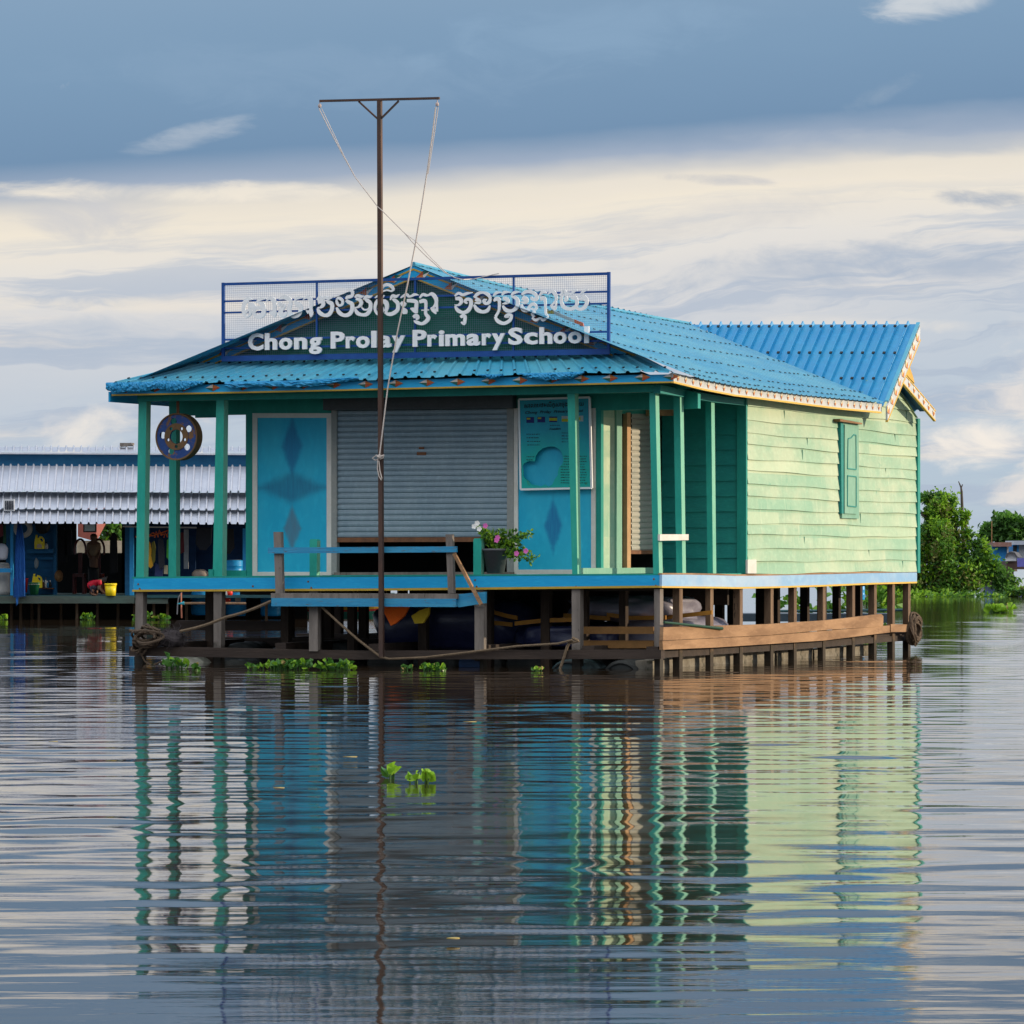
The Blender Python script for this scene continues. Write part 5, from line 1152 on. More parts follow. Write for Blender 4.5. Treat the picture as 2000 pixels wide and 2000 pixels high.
# right store wall
mb = MB(WLD)
for k in range(7): bbox(mb, 262, 1026 + 18.5 * k, 382, 1026 + 18.5 * (k + 1) - .7, 92.4 - .02 * (k % 2), .08)
for k in range(7): bbox(mb, 382, 1026 + 18.5 * k, 700, 1026 + 18.5 * (k + 1) - .7, 93.2 - .02 * (k % 2), .08)
bbox(mb, 262, 1022, 382, 1163, 92.5, .06); bbox(mb, 381, 1022, 720, 1163, 93.3, .06); hpart(mb, 'wall', M['hdark'])
mb = MB(WLD)
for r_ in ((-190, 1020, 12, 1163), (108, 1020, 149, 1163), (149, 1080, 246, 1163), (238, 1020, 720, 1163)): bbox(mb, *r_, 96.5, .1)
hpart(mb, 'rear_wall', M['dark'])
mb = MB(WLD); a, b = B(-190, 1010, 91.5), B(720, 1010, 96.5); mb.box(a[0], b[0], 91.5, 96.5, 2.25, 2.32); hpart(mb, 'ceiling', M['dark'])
mb = MB(WLD); a, b = B(-190, 1165, HY), B(330, 1165, HY); mb.box(a[0], b[0] + 5, HY - .15, 97, .50, .555); hpart(mb, 'deck', plain('dark_teal_deck', (.012, .06, .075), (.02, .09, .10), .5, bump=.3))
mb = MB(WLD); bbox(mb, -190, 1164, 262, 1178.5, HY - .2, .12); bbox(mb, 262, 1166, 328, 1179, HY - .1, .12); hpart(mb, 'deck_edge', M['mossdeck'])
for u in (-60, 22, 40, 62, 76, 119, 150, 190, 230, 262, 300, 327, 364, 440, 520, 560):
    mb = MB(WLD); bbox(mb, u - 2.5, 1176, u + 2.5, 1240, HY + .3 + (u % 3) * .5, .12); hpart(mb, 'stilt', M['brownwood'])
mb = MB(WLD); bbox(mb, -190, 1168, 330, 1208, HY + 3.2, .1); bbox(mb, 330, 1164, 600, 1207, HY + 3.4, .1); bbox(mb, 30, 1185, 50, 1196, HY + 1, .1, 0); hpart(mb, 'under_shade_sheet', M['dark'])  # near black sheet standing for the shade under the house deck
hbox(52, 1072, 104, 1080.5, 91.9, .45, 'hblue', 'shelf'); hbox(60, 1088, 105, 1093, 92.2, .08, 'hblue', 'batten'); hbox(78, 1148.5, 104, 1150.5, 92.0, .4, M['rust'], 'shelf')
hbox(359, 1034, 368, 1111, 92.0, .05, plain('white_pole', (.45, .45, .47)), 'drain_pipe')
mb = MB(WLD); bbox(mb, 234, 865, 260, 871, 95.3, .3); mb.prism([B(u, v, 94.9) for u, v in ((234, 873), (259, 869), (256, 864.5), (246, 866))], (0, .2, 0)); hpart(mb, 'roof_vent', M['graywood'])
mb = MB(WLD); bbox(mb, 7, 975, 28, 998, 89.9, .06); pv = hpart(mb, 'solar_panel', plain('white_panel_frame', (.60, .62, .66)))
mb = MB(WLD)
for k in range(5): bbox(mb, 10 + 3.4 * k, 978, 12.0 + 3.4 * k, 995, 89.87, .02)
hpart(mb, 'solar_cells', plain('dark_solar_cell', (.012, .013, .03), rough=.25), pv)

def lathe_thing(name, label, cat, u, vb, Y, prof, group=None, n=18):
    """prof: list of (name, mat, [(r,h)...]) in px of the picture at that distance"""
    k = Y / FPX; c = B(u, vb, Y); t = thing(name, label, cat, c, WLD, group) if len(prof) > 1 else None
    for nm, m, pr in prof:
        mb = MB(WLD); mb.lathe(c, [(0, pr[0][1] * k)] + [(r * k, h * k) for r, h in pr] + [(0, pr[-1][1] * k)], n)
        if t is None: return tag(mb.build(name, m, None, True), label, cat, group)
        mb.build(nm, m, t, True)
    return t
ylw = plain('yellow_plastic', (.78, .60, .01), (.80, .64, .02), .4); redp = plain('red_plastic', (.45, .01, .02), rough=.4)
def jug(u, v, Y, label):
    k = Y / FPX; c = B(u, v, Y); t = thing('jug', label, 'jug', c, WLD, 'yellow liquid jugs')
    body = [(-9, 0), (9.5, 0), (10, 3), (10, 14), (9, 20), (5, 24), (1, 25), (-1, 21), (-3.5, 21.5), (-4, 25), (-7, 25), (-8, 20), (-9.5, 12)]
    hole = [(1.0, 19), (4, 21), (7, 18.5), (7.5, 14.5), (6, 13)]
    vs, fs = holed_shape([[(x * k, y * k) for x, y in body], [(x * k, y * k) for x, y in hole]], 4.5 * k)
    mb = MB(WLD); mb.add([c + (x, -z, y) for x, y, z in vs], fs); mb.build('bottle', ylw, t)
    mb = MB(WLD); mb.lathe(c + (-5.5 * k, 0, 25 * k), [(0, 0), (2.0 * k, 0), (2.0 * k, 2.4 * k), (0, 2.4 * k)], 10); mb.build('cap', ylw, t)
    mb = MB(WLD); mb.prism([c + (x * k, -4.7 * k, y * k) for x, y in ((-5, 2), (5, 2), (5.5, 7), (2, 10), (-4, 9))], (0, -.004, 0)); mb.build('sticker', plain('pink_sticker', (.55, .40, .28)), t)
jug(77, 1072, 91.7, 'yellow handled jug on the blue wall shelf')
jug(72.5, 1148, 91.4, 'yellow handled jug on the floor behind the green bucket')
lathe_thing('bottle', 'white dark-capped bottle on the blue shelf beside the yellow jug', 'bottle', 90.5, 1072, 91.8, [('bottle', plain('white_bottle', (.5, .5, .5)), [(3.6, 0), (3.8, 6), (3, 9.5), (1.5, 10.5)]), ('cap', M['screw'], [(1.5, 10.5), (1.4, 13.5)])])
for u, v, h, m, lab in ((84.5, 1148, 15, plain('brown_bottle', (.10, .035, .02)), 'brown bottle with pale label on the low shelf'), (89.5, 1147.5, 20, M['white'], 'slender white spray bottle on the low shelf'), (93, 1147, 13, plain('blue_bottle', (.02, .16, .34)), 'blue bottle on the low shelf beside the white one'), (98, 1147.5, 14, M['screw'], 'black bottle at the right end of the low shelf')):
    lathe_thing('bottle', lab, 'bottle', u, v, 91.7, [('bottle', m, [(2.6, 0), (2.6, h * .55), (1.1, h * .75)]), ('cap', M['white'] if m is not M['white'] else M['shbox'], [(1.0, h * .75), (.9, h)])], n=10)
lathe_thing('bucket', 'dark green bucket on the deck left of the low bottles', 'bucket', 67, 1161.5, 90.8, [('tub', plain('green_plastic', (.01, .10, .04), rough=.4), [(8, 0), (10.5, 22), (11.3, 22.5), (11.3, 24), (10, 24)]), ('handle', M['white'], [(11.4, 20), (11.6, 20.5)])])
lathe_thing('crate', 'red plastic bin half hidden by the hanging blue towel', 'bin', 39.5, 1157, 91.3, [('bin', redp, [(13, 0), (15.5, 26), (16.2, 28)])], n=4)
lathe_thing('bucket', 'yellow bucket beside the squatting child in red', 'bucket', 216, 1163.5, 90.5, [('tub', ylw, [(9.8, 0), (11.2, 20)]), ('rim', ylw, [(11.2, 20), (12.4, 20.5), (12.4, 24), (11.2, 24.2), (10.8, 22)])])
M['jar'] = plain('grey_white_jar', (.46, .45, .43), (.38, .37, .35), .6)
lathe_thing('water_jar', 'big grey white water jar at the far left post of the shop house', 'jar', 5, 1162, 91.2, [('jar', M['jar'], [(14, 0), (16, 10), (15.2, 14), (16, 18), (15, 40), (15.8, 45), (15, 52), (13, 60)]), ('lid', M['white'], [(13.5, 60), (10, 63), (3, 64)])], n=22)
lathe_thing('water_jar', 'grey white water jar standing outside the picture edge beside the first', 'jar', -38, 1162, 91.2, [('jar', M['jar'], [(14, 0), (16, 10), (15, 40), (15, 52), (13, 60)]), ('lid', M['white'], [(13.5, 60), (3, 64)])], n=22)
# blue towel hanging from the eave
mb = MB(WLD); n = 28; rows_ = [(1021, 35, 42), (1045, 32, 46), (1080, 30.5, 49), (1120, 29, 50), (1166, 27, 50)]
vs = []
for v, a, b in rows_:
    for i in range(n + 1):
        t = i / n; p = B(a + (b - a) * t, v + 2.2 * math.sin(i * 1.9), 90.3); p[1] += .05 * math.sin(i * 1.75 + v * .004); vs.append(p)
mb.add(vs, [[r * (n + 1) + i, r * (n + 1) + i + 1, (r + 1) * (n + 1) + i + 1, (r + 1) * (n + 1) + i] for r in range(4) for i in range(n)])
mb.prism([B(u, v, 90.33) for u, v in ((31, 1165), (36, 1165), (35, 1180), (31.5, 1184))], (0, .02, 0))
tag(mb.build('towel', plain('blue_towel', (.03, .16, .50), (.02, .10, .38), .9), None, True), 'long pleated blue towel hanging from the shop house eave', 'towel')
c = B(45, 1032, 91.6); mb = MB(WLD); k = 91.6 / FPX
mb.lathe(c, [(9 * k, -.06), (13 * k, -.10), (18 * k, -.06), (19 * k, 0), (18 * k, .06), (13 * k, .09), (9 * k, .05), (9 * k, -.06)], 28, 0, (0, 1, 0)); tag(mb.build('tyre', M['jar'], None, True), 'pale tyre ring hung under the eave behind the blue towel', 'tyre')
c = B(83, 1028, 91.6); mb = MB(WLD); mb.lathe(c, [(0, -.08), (8 * k, -.08), (14 * k, 0), (15 * k, .03), (0, .03)], 22, 0, (0, 1, 0)); tag(mb.build('wok', M['screw'], None, True), 'black wok hung on the blue wall under the eave', 'pan')
c = B(114, 1125, 91.9); mb = MB(WLD); mb.lathe(c, [(0, -.05), (6 * k, -.05), (11 * k, 0), (11.5 * k, .02), (0, .02)], 22, 0, (1, -.8, 0)); tag(mb.build('basket_tray', plain('brown_wicker', (.16, .08, .03)), None, True), 'round brown wicker tray leaning at the doorway', 'tray')
mb = MB(WLD); blob(mb, B(71, 1100, 91.9), .05, .03, .12, 10, 8, 3, .15, 1); tag(mb.build('plastic_bag', plain('clear_bag', (.30, .34, .36)), None, True), 'small clear plastic bag hung on the blue wall', 'bag')
mb = MB(WLD); blob(mb, B(4, 1078, 90.7), .13, .06, .18, 14, 10, 5, .10, .7); tag(mb.build('cloth_bag', plain('white_bag', (.52, .54, .62)), None, True), 'white bag hung on the post at far left', 'bag')
fl = thing('flood_light', 'square white flood lamp hung in the doorway under the eave', 'lamp', B(176, 1031, 90.3), WLD)
mb = MB(WLD); bbox(mb, 162.5, 1022.5, 188, 1039.5, 90.35, .08); mb.build('housing', M['screw'], fl)
mb = MB(WLD); bbox(mb, 165, 1024.5, 185.5, 1037, 90.33, .015); mb.build('lens', plain('pale_lens', (.45, .55, .55), rough=.3), fl)
mb = MB(WLD); bbox(mb, 174, 1018, 177, 1023, 90.36, .04); mb.build('bracket', M['screw'], fl)

# clothes on the rail
mb = MB(WLD); mb.tube([B(240, 1028, 90.6), B(300, 1029.5, 90.6), B(384, 1030.5, 90.6)], .02, 6); tag(mb.build('clothes_rail', plain('pale_rail', (.5, .5, .5))), 'pale pole under the eave carrying the washing', 'pole')
def garment(pts, Y, m, label, name='garment'):
    mb = MB(WLD); P = [B(u, v, Y) for u, v in pts]
    mb.prism(P, (0, .05, 0)); 
    return tag(mb.build(name, m), label, 'garment', 'washing on the pole')
garment([(285, 1058), (289, 1055), (293, 1060), (296, 1075), (295, 1086), (299, 1105), (294, 1110), (290, 1106), (290, 1096), (284, 1098), (284, 1075)], 90.7, plain('mustard_cloth', (.60, .30, .01)), 'mustard yellow shirt on the washing pole')
garment([(296, 1060), (301, 1056), (304, 1070), (303, 1095), (298, 1104), (296, 1088)], 90.75, plain('olive_cloth', (.14, .13, .01)), 'olive shirt between the yellow and the navy clothes')
garment([(308, 1055), (313, 1050), (318, 1054), (322, 1075), (321, 1105), (312, 1113), (309, 1095)], 90.7, plain('black_cloth', (.012, .014, .025)), 'black garment hanging in the middle of the washing')
garment([(303, 1100), (318, 1108), (317, 1126), (302, 1125)], 90.85, plain('navy_cloth', (.02, .035, .13)), 'navy skirt hanging low behind the black garment')
garment([(326, 1055), (331, 1050), (335, 1056), (337, 1092), (330, 1094), (325, 1088)], 90.7, plain('bright_green_cloth', (.05, .35, .04)), 'bright green shirt beside the second porch post')
garment([(345, 1063), (349, 1062), (352, 1085), (348, 1100), (344, 1092)], 90.8, plain('black_cloth', (.012, .014, .025)), 'black shirt with white print right of the green one')
garment([(320, 1104), (327, 1104), (327, 1121), (320, 1121)], 90.8, plain('cream_cloth', (.40, .36, .24)), 'short cream cloth low on the washing line')
garment([(384, 1030), (414, 1030), (412, 1062), (402, 1075), (390, 1074), (382, 1062)], 91.2, plain('black_cloth', (.012, .014, .025)), 'bunch of black clothes hung right of the pole end')
garment([(432, 1032), (456, 1033), (458, 1070), (448, 1082), (434, 1078)], 91.8, plain('charcoal_cloth', (.018, .016, .018)), 'dark garment hung above the blue barrel')
garment([(352, 1040), (358, 1040), (360, 1078), (352, 1082)], 91.6, plain('maroon_cloth', (.16, .02, .03)), 'maroon cloth beside the pale drain pipe')
garment([(-2, 1024), (5, 1024), (6, 1046), (-1, 1050)], 91.0, plain('maroon_cloth', (.16, .02, .03)), 'maroon cloth under the eave at the picture edge')
garment([(6, 1026), (11, 1026), (12, 1060), (6, 1062)], 91.1, plain('bottle_green_cloth', (.02, .10, .05)), 'bottle green cloth under the eave at far left')
garment([(270, 1056), (277, 1052), (283, 1058), (282, 1098), (271, 1096)], 90.9, plain('faded_blue_cloth', (.06, .14, .30)), 'faded blue shirt at the left end of the washing')
hg = MB(WLD)
for i, u in enumerate(range(266, 334, 6)):
    hg.tube([B(u, 1050 - (i % 3) * 4, 90.65), B(u + 3, 1044 - (i % 4) * 3, 90.6), B(u + 7, 1049 - (i % 3) * 3, 90.65)], .016, 4)
hg.tube([B(264, 1048, 90.62), B(300, 1046, 90.62), B(334, 1034, 90.62)], .014, 4)
tag(hg.build('peg_hanger', plain('orange_plastic', (.60, .12, .03))), 'orange plastic peg hanger above the washing', 'hanger')
# drums, sack, buoy, pole
M['bluedrum'] = plain('blue_plastic_drum', (.01, .27, .62), (.02, .32, .66), .4)
def bdrum(u, vb, Y, r, h, label): lathe_thing('barrel', label, 'barrel', u, vb, Y, [('shell', M['bluedrum'], [(r * .94, 0), (r, h * .1), (r, h * .32), (r * 1.04, h * .34), (r, h * .37), (r, h * .64), (r * 1.04, h * .66), (r, h * .69), (r, h * .93), (r * .9, h)]), ('lid', plain('grey_lid', (.10, .11, .15)), [(r * .80, h), (r * .80, h * 1.02), (r * .3, h * 1.03)])], 'blue barrels of the shop house')
bdrum(455, 1127, 91.4, 20, 33, 'blue barrel with grey lid on the deck behind the porch kick board')
bdrum(394, 1201, 92.0, 21, 46, 'blue barrel standing in the water between the school porch stilts, left one')
bdrum(461, 1203, 92.0, 20, 46, 'blue barrel with white patch right of the red float')
bdrum(529, 1203, 92.0, 20, 46, 'blue barrel seen below the left end of the landing')
mb = MB(WLD); bbox(mb, 459, 1167, 470, 1175, 91.7, .02); mb.m = [0] * len(mb.f); tag(mb.build('label_patch', M['white']), 'white patch hanging before the right blue barrel', 'label')
mb = MB(WLD); blob(mb, B(391, 1122, 91.2), .19, .15, .12, 16, 10, 9, .06, .8); tag(mb.build('sack', plain('beige_sack', (.30, .24, .20)), None, True), 'beige sack lying on the shop house deck', 'sack')
buoyred = plain('buoy_red', (.75, .03, .015), rough=.4)
by = thing('float_string', 'red and white net floats hanging between the blue barrels', 'float', B(441, 1178, 91), WLD)
for u, v, r, m in ((443, 1171, .095, buoyred), (441, 1160, .08, M['white']), (448, 1158, .08, buoyred), (414, 1168, .06, buoyred), (416, 1159, .05, buoyred)):
    mb = MB(WLD); blob(mb, B(u, v, 91.2), r, r, r, 14, 9, 1, 0, 1); mb.build('float', m, by, True)
mb = MB(WLD); mb.tube([B(355, 1178.5, 89.5), B(420, 1178, 89.7), B(480, 1178.5, 90)], .028, 7); mb.tube([B(346, 1179.5, 89.5), B(360, 1178, 89.5)], [.005, .045], 8, 1)
tag(mb.build('boat_pole', [M['brownwood'], plain('cyan_tip', (.03, .33, .42))]), 'long wooden pole with a cyan painted tip in front of the barrels', 'pole')
mb = MB(WLD); mb.tube([B(355, 1157, 90.5), B(349, 1166, 90.5), B(347, 1180, 90.5), B(346, 1200, 90.5)], .016, 5); tag(mb.build('hose', plain('grey_hose', (.22, .22, .24))), 'grey hose hanging into the water left of the barrels', 'hose')
mb = MB(WLD); mb.tube([B(354, 1158, 90.4), B(354, 1180, 90.4), B(355, 1207, 90.4)], .018, 5); tag(mb.build('hose', plain('salmon_hose', (.45, .16, .10))), 'salmon coloured hose hanging into the water', 'hose')
hb = MB(WLD); c = B(656, 1206, 95); 
def hull(mb, c, L, Wd, H, bow):
    n = 14
    for i in range(n):
        pass
    vs = []
    for i in range(n + 1):
        t = i / n; x = (t - .5) * L; w = Wd * math.sin(math.pi * min(.98, max(.02, t * .9 + .06))) ** .5; lift = H * (1 + bow * (2 * t - 1) ** 4)
        vs += [c + v3(x, -w / 2, lift), c + v3(x, -w / 2, lift * .72), c + v3(x, -w / 2, lift * .55), c + v3(x, -w * .35, -.1), c + v3(x, w * .35, -.1), c + v3(x, w / 2, lift)]
    for i in range(n):
        for k in range(5): mb.add([vs[6 * i + k], vs[6 * i + 6 + k], vs[6 * i + 7 + k], vs[6 * i + k + 1]], [[0, 3, 2, 1]], (1, 2, 0, 0, 0)[k])
hull(hb, c, 2.6, .7, .26, .5)
tag(hb.build('boat', [plain('teal_hull', (.03, .22, .16)), plain('yellow_gunwale', (.60, .36, .02)), plain('red_band', (.40, .02, .02))]), 'small teal boat with yellow and red stripes moored behind the landing', 'boat')

# ---- people in the shop house
def P3(u, v, Y): return B(u, v, Y)
def make_person(name, label, joints, edges, radii, loc, parts):
    t = thing(name, label, 'person', loc, WLD)
    vs, fs = skin_shape(joints, edges, radii); mb = MB(WLD); mb.add(vs, fs); mb.build('body', plain('skin', (.20, .10, .06)), t, True)
    for nm, j, e, r, m in parts:
        vs, fs = skin_shape(j, e, r); mb = MB(WLD); mb.add(vs, fs); mb.build(nm, m, t, True)
Y_ = 90.55
J = [P3(174, 1151, Y_), P3(184, 1141, Y_), P3(194, 1133, Y_), P3(199, 1131, Y_), P3(203, 1131, Y_), P3(206.5, 1134, Y_),
     P3(186, 1144, Y_ - .08), P3(178, 1160, Y_ - .08), P3(189, 1162.5, Y_ - .08), P3(187, 1145, Y_ + .10), P3(180, 1160, Y_ + .10), P3(191, 1162.5, Y_ + .10),
     P3(195, 1136, Y_ - .10), P3(195, 1150, Y_ - .10), P3(203, 1158, Y_ - .06), P3(195, 1136, Y_ + .10), P3(197, 1150, Y_ + .10), P3(205, 1157, Y_ + .03), P3(206, 1160, Y_ - .06), P3(208, 1159, Y_ + .03)]
E_ = [(0, 1), (1, 2), (2, 3), (3, 4), (4, 5), (0, 6), (6, 7), (7, 8), (0, 9), (9, 10), (10, 11), (2, 12), (12, 13), (13, 14), (2, 15), (15, 16), (16, 17), (14, 18), (17, 19)]
R_ = [.085, .085, .075, .035, .062, .055, .05, .03, .018, .05, .03, .018, .042, .028, .022, .042, .028, .022, .012, .012]
redc = plain('crimson_shirt', (.50, .008, .03), (.42, .006, .025))
make_person('person', 'child in a red shirt squatting beside the yellow bucket', J, E_, R_, P3(180, 1163, Y_), [
    ('shirt', [P3(171, 1149, Y_), P3(182, 1139.5, Y_), P3(193.5, 1132, Y_), P3(194, 1136, Y_ - .12), P3(196, 1144, Y_ - .13), P3(194, 1136, Y_ + .12), P3(197, 1144, Y_ + .13)], [(0, 1), (1, 2), (2, 3), (3, 4), (2, 5), (5, 6)], [.105, .115, .09, .06, .045, .06, .045], redc),
    ('shorts', [P3(175, 1153, Y_), P3(186, 1146, Y_ - .09), P3(182, 1153, Y_ - .09), P3(187, 1147, Y_ + .11), P3(183, 1154, Y_ + .11)], [(0, 1), (1, 2), (0, 3), (3, 4)], [.10, .075, .06, .075, .06], plain('dark_shorts', (.02, .018, .035))),
    ('hair', [P3(203, 1128.5, Y_), P3(207, 1130, Y_), P3(201, 1131, Y_)], [(0, 1), (0, 2)], [.068, .058, .05], M['screw'])])
Y2 = 93.2
J = [P3(183, 1096, Y2), P3(183, 1075, Y2), P3(183, 1061, Y2), P3(183, 1056, Y2), P3(183, 1050, Y2), P3(183.5, 1044, Y2),
     P3(179, 1128, Y2), P3(178, 1158, Y2), P3(177, 1161, Y2 - .16), P3(187, 1128, Y2), P3(188, 1158, Y2), P3(188, 1161, Y2 - .16),
     P3(174, 1063, Y2), P3(172, 1080, Y2 - .05), P3(177, 1092, Y2 - .16), P3(192, 1063, Y2), P3(193.5, 1080, Y2 - .05), P3(189, 1092, Y2 - .16)]
E2 = [(0, 1), (1, 2), (2, 3), (3, 4), (4, 5), (0, 6), (6, 7), (7, 8), (0, 9), (9, 10), (10, 11), (2, 12), (12, 13), (13, 14), (2, 15), (15, 16), (16, 17)]
R2 = [.12, .12, .10, .05, .085, .085, .075, .045, .03, .075, .045, .03, .055, .04, .03, .055, .04, .03]
make_person('person', 'person in a tan shirt with long dark hair standing in the dark doorway', J, E2, R2, P3(183, 1163, Y2), [
    ('shirt', [P3(183, 1090, Y2), P3(183, 1075, Y2), P3(183, 1062, Y2), P3(174, 1064, Y2), P3(172, 1076, Y2 - .04), P3(192, 1064, Y2), P3(193.5, 1076, Y2 - .04)], [(0, 1), (1, 2), (2, 3), (3, 4), (2, 5), (5, 6)], [.145, .14, .12, .07, .06, .07, .06], plain('tan_shirt', (.30, .19, .11))),
    ('trousers', [P3(183, 1097, Y2), P3(179, 1128, Y2), P3(178, 1155, Y2), P3(187, 1128, Y2), P3(188, 1155, Y2)], [(0, 1), (1, 2), (0, 3), (3, 4)], [.14, .09, .07, .09, .07], M['screw']),
    ('hair', [P3(183.5, 1043, Y2 + .01), P3(183, 1050, Y2 + .05), P3(182, 1058, Y2 + .07)], [(0, 1), (1, 2)], [.10, .095, .06], M['screw'])])
chw = plain('red_brown_wood', (.12, .015, .012), rough=.35)
def chair(u, label):
    c = B(u, 1161, 94.2); k = 94.2 / FPX; t = thing('chair', label, 'chair', c, WLD, 'carved chairs in the doorway')
    mb = MB(WLD); mb.tube([c + v3(math.cos(a) * 11 * k, .2, (86 + 22 * math.sin(a)) * k if math.sin(a) > -.3 else 78 * k) for a in np.linspace(-.4, math.pi + .4, 16)], .03, 6)
    mb.build('back_hoop', chw, t)
    mb = MB(WLD); mb.box(c[0] - 11 * k, c[0] + 11 * k, c[1] - .25, c[1] + .25, c[2] + .42, c[2] + .50); mb.box(c[0] - 4 * k, c[0] + 4 * k, c[1] + .18, c[1] + .22, c[2] + .5, c[2] + 1.0); mb.build('seat', chw, t)
    for sx in (-1, 1):
        for sy in (-1, 1):
            mb = MB(WLD); mb.box(c[0] + sx * 9.5 * k - .025, c[0] + sx * 9.5 * k + .025, c[1] + sy * .2 - .025, c[1] + sy * .2 + .025, c[2], c[2] + .42); mb.build('leg', chw, t)
chair(155, 'dark red hoop backed chair left of the standing person'); chair(191, 'dark red hoop backed chair behind the standing person')
for u, v0, v1, w, lab in ((122, 1030, 1100, 9, 'long dark garment hanging inside the doorway at its left post'), (222, 1040, 1120, 8, 'dark brown garment hanging inside the doorway at right'), (134, 1028, 1085, 7, 'dark grey garment hanging second from the left door post')):
    garment([(u - w, v1), (u + w, v1 - 2), (u + w * .8, v0 + 8), (u + 2, v0), (u - 2, v0), (u - w * .9, v0 + 9)], 93.6, plain('charcoal_cloth', (.018, .016, .018)), lab)
GH = 'hyacinths below the shop house'
for i, (u, w, h, n, lab) in enumerate(((8, 16, 10, 6, 'at the far left stilts'), (172, 26, 22, 14, 'below the squatting child'), (278, 34, 26, 18, 'left of the barrels, behind the school corner'), (318, 22, 16, 10, 'lit yellow, right before the barrels'))):
    hyacinth('water_hyacinth', u, 1211, w, h, n, 'low green hyacinth clump ' + lab, 30 + i, light=.5, size=1.5, grp=GH)
# house and tree seen through the doorway
fh = thing('far_house', 'house with a red roof and cream wall glimpsed through the open doorway', 'house', B(180, 1150, 118), WLD)
mb = MB(WLD); mb.prism([B(u, v, 118) for u, v in ((152, 1048), (188, 1058), (188, 1030), (152, 1018))], (0, 3, .6)); mb.build('roof', plain('brick_roof', (.26, .07, .05)), fh)
mb = MB(WLD); bbox(mb, 150, 1056, 240, 1160, 119, 3); mb.build('wall', plain('cream_wall', (.50, .42, .30)), fh)

cr_t = thing('garden_tree', 'leafy tree glimpsed through the doorway beyond the shop house', 'tree', B(215, 1150, 122), WLD)
mb = MB(WLD); mb.tube([B(215, 1152, 122), B(214, 1080, 122), B(212, 1040, 122)], [.2, .15, .1], 6); mb.build('trunk', M['bark'], cr_t)
crown_later = cr_t

# ================================================================== vegetation and houses on the right bank
def crown(name, ells, Y, size, n, mats, seed, parent=None, keep=None, label=None, cat=None, group=None, kind=None):
    r = np.random.default_rng(seed); mb = MB(WLD); k = Y / FPX; ar = np.array([e[2] * e[3] for e in ells], float); ar /= ar.sum()
    for (u, v, ru, rv, *rest), a in zip(ells, ar):
        m = int(n * a); c = B(u, v, Y + (rest[0] if rest else 0)); lumps = [c + r.normal(size=3) * v3(ru, ru * .8, rv) * k * .45 for _ in range(max(4, m // 70))]
        for L in lumps:
            tone = r.choice(len(mats), p=[.40, .16, .28, .16][:len(mats)]) if len(mats) == 4 else 0
            q = L + r.normal(size=(m // len(lumps), 3)) * v3(ru, ru, rv) * k * .24
            q = q[q[:, 2] > .02]
            leaf_cards(mb, list(q), size, r, (tone, tone, r.integers(len(mats))), .3, .2)
    return tag(mb.build(name, [M[m] for m in mats], parent), label, cat, group, kind)
LV = ('leaf', 'leaf_light', 'leaf_dark', 'leaf_olive')
VY = 141.0
crown('crown', [(205, 1032, 26, 26), (232, 1040, 22, 26), (215, 1070, 30, 20), (245, 1060, 14, 20)], 122, .2, 1500, LV, 21, crown_later)
vt_ = thing('vine_tree', 'tree smothered in green vines leaning over the bank right of the school', 'tree', B(1835, 1164, VY), WLD)
mb = MB(WLD); mb.tube([B(u, v, VY) for u, v in ((1835, 1166), (1838, 1120), (1830, 1060), (1836, 1010), (1822, 965))], [.22, .20, .17, .13, .06], 8)
mb.tube([B(u, v, VY) for u, v in ((1834, 1040), (1812, 1014), (1800, 1003), (1789, 996))], [.09, .07, .05, .03], 6); mb.tube([B(u, v, VY) for u, v in ((1838, 1080), (1860, 1050), (1872, 1020))], [.10, .07, .04], 6)
mb.build('trunk', M['bark'], vt_)
crown('crown', [(1812, 975, 20, 13), (1830, 978, 24, 20), (1850, 990, 17, 26), (1828, 1010, 22, 30), (1858, 1025, 14, 34), (1815, 1040, 20, 26), (1840, 1055, 30, 36), (1885, 1018, 10, 16), (1892, 1040, 9, 18), (1870, 1065, 18, 26), (1803, 1078, 18, 30), (1808, 1000, 9, 10)], VY, .17, 6500, LV, 1, vt_)
crown('vine_curtain', [(1828, 985, 16, 22, -.6), (1850, 1000, 10, 30, -.6), (1838, 1045, 20, 40, -.8), (1856, 1080, 16, 40, -.8)], VY, .13, 2600, ('leaf', 'leaf_light', 'leaf_light', 'leaf_olive'), 7, vt_)
mb = MB(WLD); mb.tube([B(u, v, VY + .5) for u, v in ((1884, 1100), (1880, 1030), (1879, 990), (1878, 960), (1877, 952), (1872, 940))], [.09, .07, .055, .045, .032, .015], 7); mb.tube([B(u, v, VY + .5) for u, v in ((1878, 952), (1880, 946))], .02, 5)
tag(mb.build('bare_trunk', M['bark']), 'bare grey dead trunk standing up beside the vine covered tree', 'dead tree')
crown('shrub', [(1745, 1120, 44, 40), (1790, 1110, 40, 44), (1760, 1150, 60, 16), (1725, 1140, 30, 22)], VY, .16, 4200, LV, 2, None, None, 'dense dark shrub at the foot of the vine tree, half behind the school', 'shrub', 'shrubs on the right bank')
crown('shrub', [(1845, 1115, 44, 40), (1870, 1140, 54, 24), (1820, 1150, 50, 14)], VY, .16, 4200, LV, 3, None, None, 'broad dark green shrub below the vine tree in the middle of the bank', 'shrub', 'shrubs on the right bank')
crown('shrub', [(1900, 1085, 22, 26), (1890, 1110, 26, 30), (1922, 1068, 16, 20), (1928, 1095, 22, 30), (1912, 1112, 32, 36), (1945, 1120, 34, 30), (1970, 1145, 28, 18)], VY, .15, 4600, ('leaf', 'leaf_light', 'leaf_dark', 'leaf'), 4, None, None, 'hump of brighter vines sloping down to the water at the right', 'shrub', 'shrubs on the right bank')
